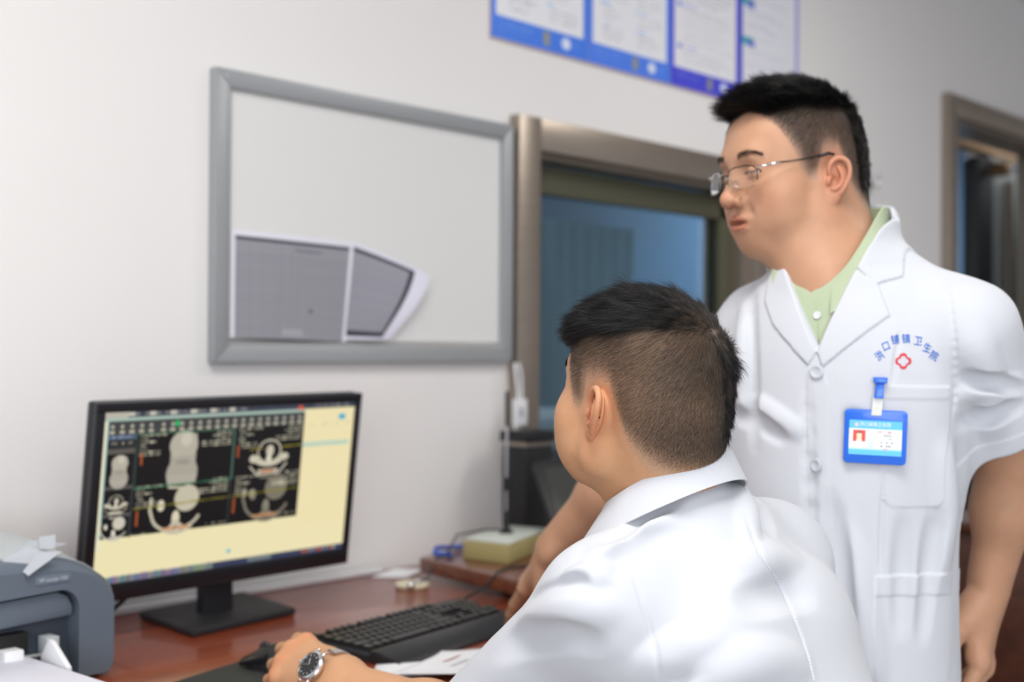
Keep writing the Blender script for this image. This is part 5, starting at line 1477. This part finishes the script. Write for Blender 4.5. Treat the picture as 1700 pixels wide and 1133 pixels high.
fast_mesh('body', V_, Q_, m_skin, t, None, colb)
eye_parts(hRb, hTb, hb_, t)
eyebrows('eyebrows', hRb, hTb, hb_, H, t, 8)
def tl_b(L):
    f = sm01(L[:, 1], -.06, .07)
    return .010+.034*(.35+.65*f)*sm01(L[:, 2], .085, .105)
grow('hair', hRb, hTb, hb_, sV, sQ, insb[:len(sV)], t, (-.01, -.075, .105), .090,
     dict(side_dens=.8e6, side_len=.005, side_col=(.040, .036, .033), side_w=.00013, top_dens=.95e6, top_len=tl_b, top_w=.00020, lift=1.5, fwd=.50, turn=(0, .45, -.10), clump=.14, edge=.0, back=(.038, .065)), 21)

def poly_sd(x, z, poly):
    d = np.full(x.shape, 9.); s_ = np.ones(x.shape)
    n = len(poly)
    for i in range(n):
        ax_, az = poly[i]; bx_, bz_ = poly[(i+1) % n]
        ex, ez = bx_-ax_, bz_-az; wx, wz = x-ax_, z-az
        tt = np.clip((wx*ex+wz*ez)/(ex*ex+ez*ez+1e-12), 0, 1)
        d = np.minimum(d, (wx-ex*tt)**2+(wz-ez*tt)**2)
        c1 = z >= az; c2 = z < bz_; c3 = ex*wz > ez*wx
        flip = (c1 & c2 & c3) | (~c1 & ~c2 & ~c3); s_ = np.where(flip, -s_, s_)
    return np.sqrt(d)*s_                # negative inside
# ---- polo shirt
PO = Solid(); PO.frame(tRb, tTb)
PO.loft([.90, 1.0, 1.15, 1.27, 1.33, 1.375], [0]*6, [.0, 0, 0, .004, .012, .018], [.145, .14, .148, .150, .118, .078], [.115, .112, .118, .118, .098, .078], cap=.03)
PO_hit = Solid(); PO_hit.ops = list(PO.ops)
P, n = PO_hit.hit([(1346, 486), (1300, 425), (1432, 375)], 1.5, 2.2); Lq = ((P-tTb) @ tRb)[:, [0, 2]]
q1 = Lq[0]+(Lq[1]-Lq[0])*1.5; q2 = Lq[0]+(Lq[2]-Lq[0])*1.5
PVp = [tuple(Lq[0]), tuple(q1), ((q1[0]+q2[0])/2, max(q1[1], q2[1])+.1), tuple(q2)]
PO.custom(lambda p: np.maximum(poly_sd(p[..., 0], p[..., 2], PVp), -(p[..., 1]-.01)), (0, .08, 1.33), .2, .002, -1)
pv, pq = PO.mesh(.003)
m_polo = mat('sage_polo_cotton', hexc(172, 184, 156), .9, bump=.3, bscale=1500, spec=.2)
polo = fast_mesh('polo_shirt', pv, pq, m_polo, t)

# ---- white coat
D = Solid(); D.frame(tRb, tTb)
D.loft([.42, .62, .85, 1.0, 1.14, 1.25, 1.32, 1.372], [0]*8, [0, 0, 0, 0, 0, .004, .010, .014], [.19, .175, .164, .168, .182, .188, .150, .092], [.175, .16, .145, .134, .136, .134, .112, .088], cap=.03)
D.frame()
D.cone(TB(-.060, .010, 1.362), SLb+np.array([0, 0, .006]), .046, .058, .05)
D.cone(TB(.055, .0, 1.335), SRb+np.array([0, 0, .006]), .050, .056, .05)
sl_e = SLb+(ELb-SLb)*.64+np.array([.0, -.004, 0]); sr_e = SRb+(ERb-SRb)*.80
D.sleeve(SLb, sl_e, .060, .080, .040); D.sleeve(SRb, sr_e, .058, .070, .040)
# neck collar carrier
D.cone(TB(-.002, .018, 1.36), TB(0, .018, 1.445), .090, .0825, .02)
D.custom(lambda p: -(p[..., 2]-1.449+.42*(((p-tTb) @ tRb)[..., 1])), TB(0, 0, 1.5), .2, .006, -1)
b_hit = Solid(); b_hit.ops = list(D.ops)
def loc_b(px):                          # pixels on the coat -> torso-local (x, z)
    P, n = b_hit.hit(px, 1.4, 2.3); L = (P-tTb) @ tRb
    return L[:, [0, 2]]
V_poly = loc_b([(1358, 578), (1302, 436), (1464, 366)])
apex, vl, vr = V_poly
vr = np.array([-.0900, 1.462]); vl2 = apex+(vl-apex)*1.6; vr2 = apex+(vr-apex)*1.25
Vp = [tuple(apex), tuple(vl2), ((vl2[0]+vr2[0])/2, max(vl2[1], vr2[1])+.1), tuple(vr2), (-.0665, 1.395)]
folds_b = [([(1340, 640), (1345, 800), (1350, 960), (1352, 1133)], .010, -.0030, .010),
           ([(1620, 560), (1640, 640), (1650, 720)], .016, .005, .02),
           ([(1590, 700), (1640, 690), (1699, 672)], .010, -.004, .012),
           ([(1588, 660), (1640, 645), (1699, 640)], .012, .004, .014),
           ([(1600, 625), (1650, 632), (1699, 648)], .009, -.0035, .01),
           ([(1588, 730), (1600, 850), (1602, 960), (1598, 1060)], .016, -.006, .02),
           ([(1570, 740), (1572, 850), (1560, 960)], .014, .005, .02),
           ([(1548, 860), (1540, 950), (1530, 1060)], .010, -.004, .014),
           ([(1500, 860), (1498, 950), (1494, 1050)], .010, -.003, .014),
           ([(1400, 880), (1420, 960), (1440, 1060), (1450, 1133)], .014, .004, .02),
           ([(1380, 830), (1392, 930), (1400, 1040)], .012, -.003, .016),
           ([(1215, 660), (1260, 672), (1300, 700), (1330, 720)], .010, .0035, .014),
           ([(1215, 690), (1260, 700), (1300, 730)], .009, -.003, .012),
           ([(1248, 480), (1246, 560), (1248, 640), (1252, 740)], .010, -.003, .012),
           ([(1232, 500), (1230, 580), (1228, 660)], .009, .003, .012),
           ([(1410, 690), (1440, 720), (1450, 760)], .010, -.002, .014)]
folds(D, b_hit, folds_b, 1.4, 2.3)
def wr2(p): return noise3(p*np.array([1.5, 1.5, .5]), 32, 18)*.0011+noise3(p, 75, 19)*.00025
D.frame(); D.custom(wr2, TB(0, 0, 1.0), 1.2, 0, 2)
# armhole seam, princess seam, front edge: narrow creases
for ln in ([(1556, 432), (1574, 480), (1584, 560), (1586, 640), (1580, 722)], [(1496, 548), (1488, 590), (1483, 640)], [(1468, 780), (1464, 860), (1462, 950)], [(1338, 620), (1338, 780), (1340, 940), (1342, 1133)]):
    crease(D, b_hit, ln, 1.4, 2.3, .0024, .0012, 20, .004)
relief = []                             # (polygon in local x,z ; height)
lap_l = loc_b([(1357, 584), (1418, 446), (1458, 471), (1478, 524), (1366, 610)])
lap_r = loc_b([(1357, 584), (1303, 440), (1284, 436), (1270, 500), (1284, 540), (1342, 606)])
pk1 = loc_b([(1456, 640), (1578, 642), (1576, 830), (1560, 842), (1480, 842), (1462, 828)]); pk1b = loc_b([(1456, 640), (1578, 642), (1578, 664), (1456, 662)])
pk2 = loc_b([(1456, 957), (1592, 944), (1594, 1133), (1456, 1133)]); pk2b = loc_b([(1456, 957), (1592, 944), (1592, 978), (1456, 990)])
plk = loc_b([(1366, 610), (1374, 640), (1376, 1133), (1340, 1133), (1338, 640), (1344, 612)])
leaf = loc_b([(1416, 440), (1440, 392), (1466, 340), (1484, 345), (1512, 388), (1500, 459), (1457, 471)])
relief = [(lap_l, .0032), (leaf, .0034), (lap_r, .0032), (pk1, .0010), (pk1b, .0010), (pk2, .0014), (pk2b, .0012), (plk, .0010)]
def rel(p):
    o = 0
    fr = sm01(p[..., 1], -.05, -.02)
    for poly, h in relief:
        o = o-h*(1-sm01(poly_sd(p[..., 0], p[..., 2], [tuple(q) for q in poly]), -.0010, .0008))*fr
    return o
D.frame(tRb, tTb)
D.custom(rel, (0, .10, 1.1), .45, 0, 2)
def vcut(p):
    q = poly_sd(p[..., 0], p[..., 2], Vp); return np.maximum(q, -(p[..., 1]-.000))
D.custom(vcut, (0, .08, 1.33), .22, .004, -1)
D.cone((0, .020, 1.34), (0, .019, 1.56), .0750, .0750, .003, -1)       # neck opening
D.frame()
D.cone(sl_e-(sl_e-SLb)*.03, sl_e+(ELb-SLb)*.25, .074, .078, .002, -1)
D.cone(sr_e-(sr_e-SRb)*.02, sr_e+(ERb-SRb)*.3, .062, .072, .003, -1)
# hem band of the sleeve
ax_ = nrm(ELb-SLb); hb0 = sl_e-ax_*.026
def hemf(p):
    s_ = (p-hb0)@ax_; rr_ = np.linalg.norm((p-hb0)-s_[..., None]*ax_, axis=-1)
    return np.where(rr_ < .13, -.0012*sm01(s_, -.0008, .0008), 0)
D.custom(hemf, sl_e, .13, 0, 2)
dv_, dq_ = D.mesh(.0024)
coat_b = fast_mesh('coat', dv_, dq_, m_coat, t)

# collars (coat and polo)
Cb = TB(-.002, .006, 1.440)
def ring_b(th):
    c = math.cos(th); return (.004*(1-c)*.5, .036*c-.012, (.030+.006*(1-c)*.5, .050+.010*(1-c)*.5))
prof_b = [(.0735, -.032, 0), (.0745, -.010, 0), (.0760, .0, 0), (.0785, .0025, 0), (.0815, .0005, 0), (.0830, -.003, .12), (.0815, .0, .5), (.0815, .0, 1.0), (.0785, -.001, 1.0), (.0785, -.001, .5), (.0780, -.004, .10), (.0765, -.012, 0), (.0755, -.032, 0)]
Cp = TB(-.001, .021, 1.455)
def ring_p(th):
    c = math.cos(th); return (.012*sm01(abs(th), 1.2, 2.4), .008*c-.100*sm01(abs(th), 1.75, 3.0), (.002+.020*sm01(abs(th), 1.6, 2.8), .030+.016*sm01(abs(th), 1.6, 2.8)))
prof_p = [(.0660, -.032, 0), (.0665, -.010, 0), (.0672, .0, 0), (.0690, .0018, 0), (.0705, .0005, 0), (.0712, -.003, .12), (.0705, .0, .5), (.0705, .0, 1.0), (.0688, -.001, 1.0), (.0688, -.001, .5), (.0688, -.004, .10), (.0680, -.012, 0), (.0675, -.032, 0)]
collar_mesh('collar', Cp, tRb, ring_p, m_polo, polo, prof_p, -2.85, 2.85)
# polo placket and button
P, n = PO.hit([(1357, 524)], 1.5, 2.2)
m_btn = mat('pearl_button', hexc(206, 208, 212), .3)
MB().lathe([(0, 0), (.0050, 0), (.0058, .0012), (.0050, .0022), (.0022, .0016), (0, .0016)], P[0]+n[0]*.0005, 20, Vector(n[0])).build('button', m_btn, polo, smooth='auto')
P, n = PO.hit([(1350, 478), (1354, 500), (1358, 540), (1360, 580)], 1.5, 2.2)
MB().tube([P[i]+n[i]*.0004 for i in range(4)], .0009, 6).build('placket_edge', m_polo, polo, smooth=True)
# coat buttons
for px in ((1356, 618), (1356, 773), (1357, 930)):
    P, n = D.hit([px], 1.4, 2.3)
    MB().lathe([(0, 0), (.0085, 0), (.0096, .0012), (.0092, .0028), (.0070, .0034), (.0055, .0024), (0, .0024)], P[0]+n[0]*.0006, 28, Vector(n[0])).build('button', mat('grey_pearl_button', hexc(186, 190, 198), .3), coat_b, smooth='auto')
# embroidered arc of characters and the red cross emblem on the chest
def stamp(polyverts, faces, cx, cy, sx, rot, name, m, par, off=.0007):
    c_, s_ = math.cos(rot), math.sin(rot)
    px = [(cx+(x*c_+y*s_)*sx, cy-(-x*s_+y*c_)*sx) for x, y, *_ in polyverts]
    P, n = D.hit(px, 1.4, 2.3)
    return link_mesh(name, P+n*off, faces, m, par)
m_blue_t = mat('blue_embroidery', hexc(48, 104, 196), .7); m_red_t = mat('red_embroidery', hexc(206, 60, 76), .7)
for ch, (cx, cy), rt in zip('洪口铺镇卫生院', [(1460.5, 592), (1471, 576), (1486, 565.5), (1504, 564), (1524, 567.5), (1539, 579), (1550, 592)], (-62, -42, -14, 2, 14, 34, 52)):
    tv, tf = text_mesh(ch, 1.0, .010)
    stamp([(x*.86, y) for x, y, z in tv], tf, cx, cy, 17, math.radians(rt*.55), 'embroidered_character', m_blue_t, coat_b)
pts = []
for k in range(96):
    a = 2*math.pi*k/96; r_ = .74+.38*abs(math.cos(2*a))**.8; pts.append((r_*math.cos(a), r_*math.sin(a)))
pts2 = [(x*.66, y*.66) for x, y in pts]
stamp(pts+pts2, [[k, (k+1) % 96, 96+(k+1) % 96, 96+k] for k in range(96)], 1499.5, 600, 12.0, 0, 'red_cross_emblem', m_red_t, coat_b)

# trousers and shoes
T2 = Solid(); T2.frame()
for sx in (1, -1):
    hip, kn, an = TB(sx*.070, 0, .86), TB(sx*.09, .01, .48), TB(sx*.11, -.02, .08)
    T2.cone(hip, kn, .078, .070, .03); T2.cone(kn, an, .070, .064, .03)
a_, q_ = T2.mesh(.006); fast_mesh('trousers', a_, q_, m_trouser, t)
for sx in (1, -1):
    Sh = Solid(); Sh.frame(tRb, tTb)
    Sh.ell((sx*.11, -.02, .06), (.045, .065, .058), .03); Sh.ell((sx*.115, .09, .035), (.046, .10, .034), .04); Sh.plane((0, 0, .002), (0, 0, -1))
    a_, q_ = Sh.mesh(.005); fast_mesh('shoe', a_, q_, m_shoe, t)

# ---- spectacles
gp = lambda x, y, z: hRb @ (np.array([x, y, z])*hb_)+hTb
g = thing('glasses', 'thin half rimmed spectacles on the nose of the standing man', 'glasses', tuple(gp(0, .11, .005)))
m_gm = mat('dark_metal', (.05, .045, .045), .3, metal=.8)
m_lens = mat('lens_glass', (1, 1, 1), .0, trans=1, ior=1.25)
for e in (1, -1):
    def lp(a, r=1.0, dy=0.0):
        c_, s_ = math.cos(a), math.sin(a)
        x = .0255*math.copysign(abs(c_)**.62, c_)*r; z = .0155*math.copysign(abs(s_)**.62, s_)*r
        return gp(e*(.0325)+x, .1125-.012*((e*.0325+x)/.06)**2*1.2-.10*z*.9+dy, .0050+z)
    ring_ = [lp(2*math.pi*k/48) for k in range(49)]
    MB().tube([lp(a) for a in np.linspace(-.15, math.pi+.15, 26)], .0010, 8).build('rim', m_gm, g, smooth=True)
    n_ = 48
    vs = [lp(2*math.pi*k/n_, .97, .0006) for k in range(n_)]+[lp(2*math.pi*k/n_, .97, -.0010) for k in range(n_)]
    link_mesh('lens', vs, [list(range(n_)), list(range(n_, 2*n_))[::-1]]+[[k, (k+1) % n_, n_+(k+1) % n_, n_+k] for k in range(n_)], m_lens, g)
    MB().tube([gp(e*.058, .0985, .014), gp(e*.0645, .096, .0165), gp(e*.070, .088, .018)], .0016, 8).build('hinge', m_chrome, g, smooth=True)
    MB().tube([gp(e*.070, .088, .018), gp(e*.0735, .070, .020)], .0018, 8).build('temple_plate', m_chrome, g, smooth=True)
    tp = MB().tube([gp(e*.0735, .070, .020), gp(e*.0780, .040, .0225), gp(e*.0815, .012, .0265)], .0011, 8).build('temple', m_gm, g, smooth=True)
    MB().tube([gp(e*.0808, .018, .0255), gp(e*.0822, .004, .0285), gp(e*.0828, -.004, .0270)], .0021, 8).build('temple_tip', m_blackp, tp, smooth=True)
    MB().lathe([(0, 0), (.0035, .0004), (.0035, .0015), (0, .002)], gp(e*.0115, .103, .000), 12, Vector(hRb @ np.array([e*1., .3, 0]))).build('nose_pad', m_lens, g, smooth=True)
MB().tube([gp(-.0085, .1115, .010), gp(-.004, .1145, .0125), gp(.004, .1145, .0125), gp(.0085, .1115, .010)], .0011, 8).build('bridge', m_gm, g, smooth=True)

# ---- identity badge
Pq, nq = D.hit([(1403, 678), (1507, 683), (1502, 773), (1398, 766)], 1.4, 2.3)
cen = Pq.mean(0); nb_ = nrm(np.cross(Pq[1]-Pq[0], Pq[3]-Pq[0])); nb_ = nb_ if nb_@cF < 0 else -nb_
bu = nrm(Pq[1]-Pq[0]); bu = nrm(bu-nb_*(bu@nb_)); bv = nrm(Pq[3]-Pq[0]); bv = nrm(bv-nb_*(bv@nb_)-bu*(bv@bu))
P_, n_ = D.hit([(1453, 724)], 1.4, 2.3); off = .010+max(0, float(((Pq-cen)@nb_).max()), float((P_[0]-cen)@nb_))
cen = cen+nb_*off
bw = (np.linalg.norm(Pq[1]-Pq[0])+np.linalg.norm(Pq[2]-Pq[3]))/2; bh = (np.linalg.norm(Pq[3]-Pq[0])+np.linalg.norm(Pq[2]-Pq[1]))/2
bt = thing('identity_badge', 'blue framed identity badge clipped to the chest pocket of the standing man', 'badge', tuple(cen))
def bp(u, v, d=0): return cen+bu*(u-.5)*bw+bv*(v-.5)*bh+nb_*d
def rrect(u0, v0, u1, v1, r, n=6):
    pts = []
    for (cu, cv, a0) in ((u1-r, v0+r*bw/bh, -90), (u1-r, v1-r*bw/bh, 0), (u0+r, v1-r*bw/bh, 90), (u0+r, v0+r*bw/bh, 180)):
        for k in range(n+1):
            a = math.radians(a0+90*k/n); pts.append((cu+r*math.cos(a), cv+r*bw/bh*math.sin(a)))
    return pts
def bprism(poly, d0, d1):
    n = len(poly); vs = [bp(u, v, d0) for u, v in poly]+[bp(u, v, d1) for u, v in poly]
    return MB().add(vs, [list(range(n))[::-1], list(range(n, 2*n))]+[[i, (i+1) % n, n+(i+1) % n, n+i] for i in range(n)])
m_bb = mat('badge_blue', hexc(24, 100, 214), .35, coat=.3)
bprism(rrect(0, 0, 1, 1, .07), -.0035, 0).build('holder', m_bb, bt, bevel=.0007)
for (u0, v0, u1, v1) in ((.0, .02, .075, .98), (.925, .02, 1.0, .98)): pass
im = Img(180, 125, (222, 228, 228))
im.rect(0, 0, 1, .24, (84, 186, 232)); im.rect(0, .86, 1, 1, (90, 190, 236)); im.rect(0, .82, 1, .86, (150, 210, 236))
im.ell(.14, .13, .035, .055, (240, 190, 200)); 
im.rect(.08, .29, .31, .62, (214, 60, 60)); im.ell(.195, .46, .052, .12, (226, 214, 178)); im.rect(.14, .55, .25, .62, (226, 222, 208)); im.rect(.155, .335, .235, .375, (120, 60, 50))
for r in range(4):
    im.text(.38, .40+r*.11, .48, .055, (170, 205, 220), .9, cw=.045); im.text(.66 if r < 2 else .60, .40+r*.10, .80 if r < 2 else .84, .05, (120, 128, 130), .9, cw=.05)
im.text(.55, .30, .80, .06, (210, 90, 100), .8, cw=.09); im.text(.66, .80, .80, .04, (220, 90, 110), 1, cw=.03)
paint_grid('card', im, bp(.08, .20, .0007), bu*bw*.84, bv*bh*.64, mat('card_print', attr=True, rough=.3, coat=.4), bt)
tv, tf = text_mesh('洪口铺镇卫生院', 1.0); wv = tv[:, 0].max()-tv[:, 0].min()
hold = link_mesh('card_heading', [bp(.49+x/wv*.50, .275-y/wv*.50*bw/bh, .0010) for x, y, z in tv], tf, mat('pale_print', (.85, .9, .95), .5), bt)
bprism(rrect(.44, .075, .56, .105, .012), .0002, .0008).build('slot', m_lilac, bt)
cl = MB(); 
Pc, nc = D.hit([(1461, 632), (1458, 662), (1455, 690)], 1.4, 2.3)
sd = bu
def strip(P0, P1, w0, w1, th, nn_):
    v = [P0-sd*w0, P0+sd*w0, P1+sd*w1, P1-sd*w1]; v = v+[q+nn_*th for q in v]
    return MB().add(v, [(0, 3, 2, 1), (4, 5, 6, 7), (0, 1, 5, 4), (1, 2, 6, 5), (2, 3, 7, 6), (3, 0, 4, 7)])
nn_ = nc[0]
strip(Pc[0]+nn_*.003, Pc[1]+nn_*.005, .0050, .0062, .004, nn_).build('clip', m_bb, bt, bevel=.001)
strip(Pc[0]+nn_*.003+np.array([0, 0, .004]), Pc[0]+nn_*.004-np.array([0, 0, .004]), .0095, .0085, .007, nn_).build('clip_jaw', m_bb, bt, bevel=.0012)
strip(Pc[1]+nn_*.004+np.array([0, 0, .004]), bp(.5, .10, .0012), .0065, .0065, .0007, nn_).build('clear_strap', mat('clear_strap', (.8, .82, .78), .25, trans=.4), bt)

# ---- dark wooden cabinet at the right edge
t = thing('wooden_cabinet', 'dark brown wooden cabinet at the right edge behind the standing man', 'cabinet', (3.25, .95, 0))
m_cab = wood_mat('dark_cabinet_wood', hexc(58, 30, 18), hexc(76, 40, 24), .4, .2)
MB().box((2.95, .55, 0), (3.5, 1.32, .84)).build('body', m_cab, t, bevel=.004)
MB().box((2.93, .53, .841), (3.52, 1.34, .865)).build('top', m_cab, t, bevel=.004)
for y0, y1 in ((.56, .93), (.94, 1.31)):
    d_ = MB().box((2.932, y0, .05), (2.949, y1, .82)).build('door', m_cab, t, bevel=.003)
    MB().tube([(2.915, (y1-.03 if y0 < .9 else y0+.03), .45), (2.915, (y1-.03 if y0 < .9 else y0+.03), .55)], .005, 8).build('handle', m_chrome, d_, smooth=True)
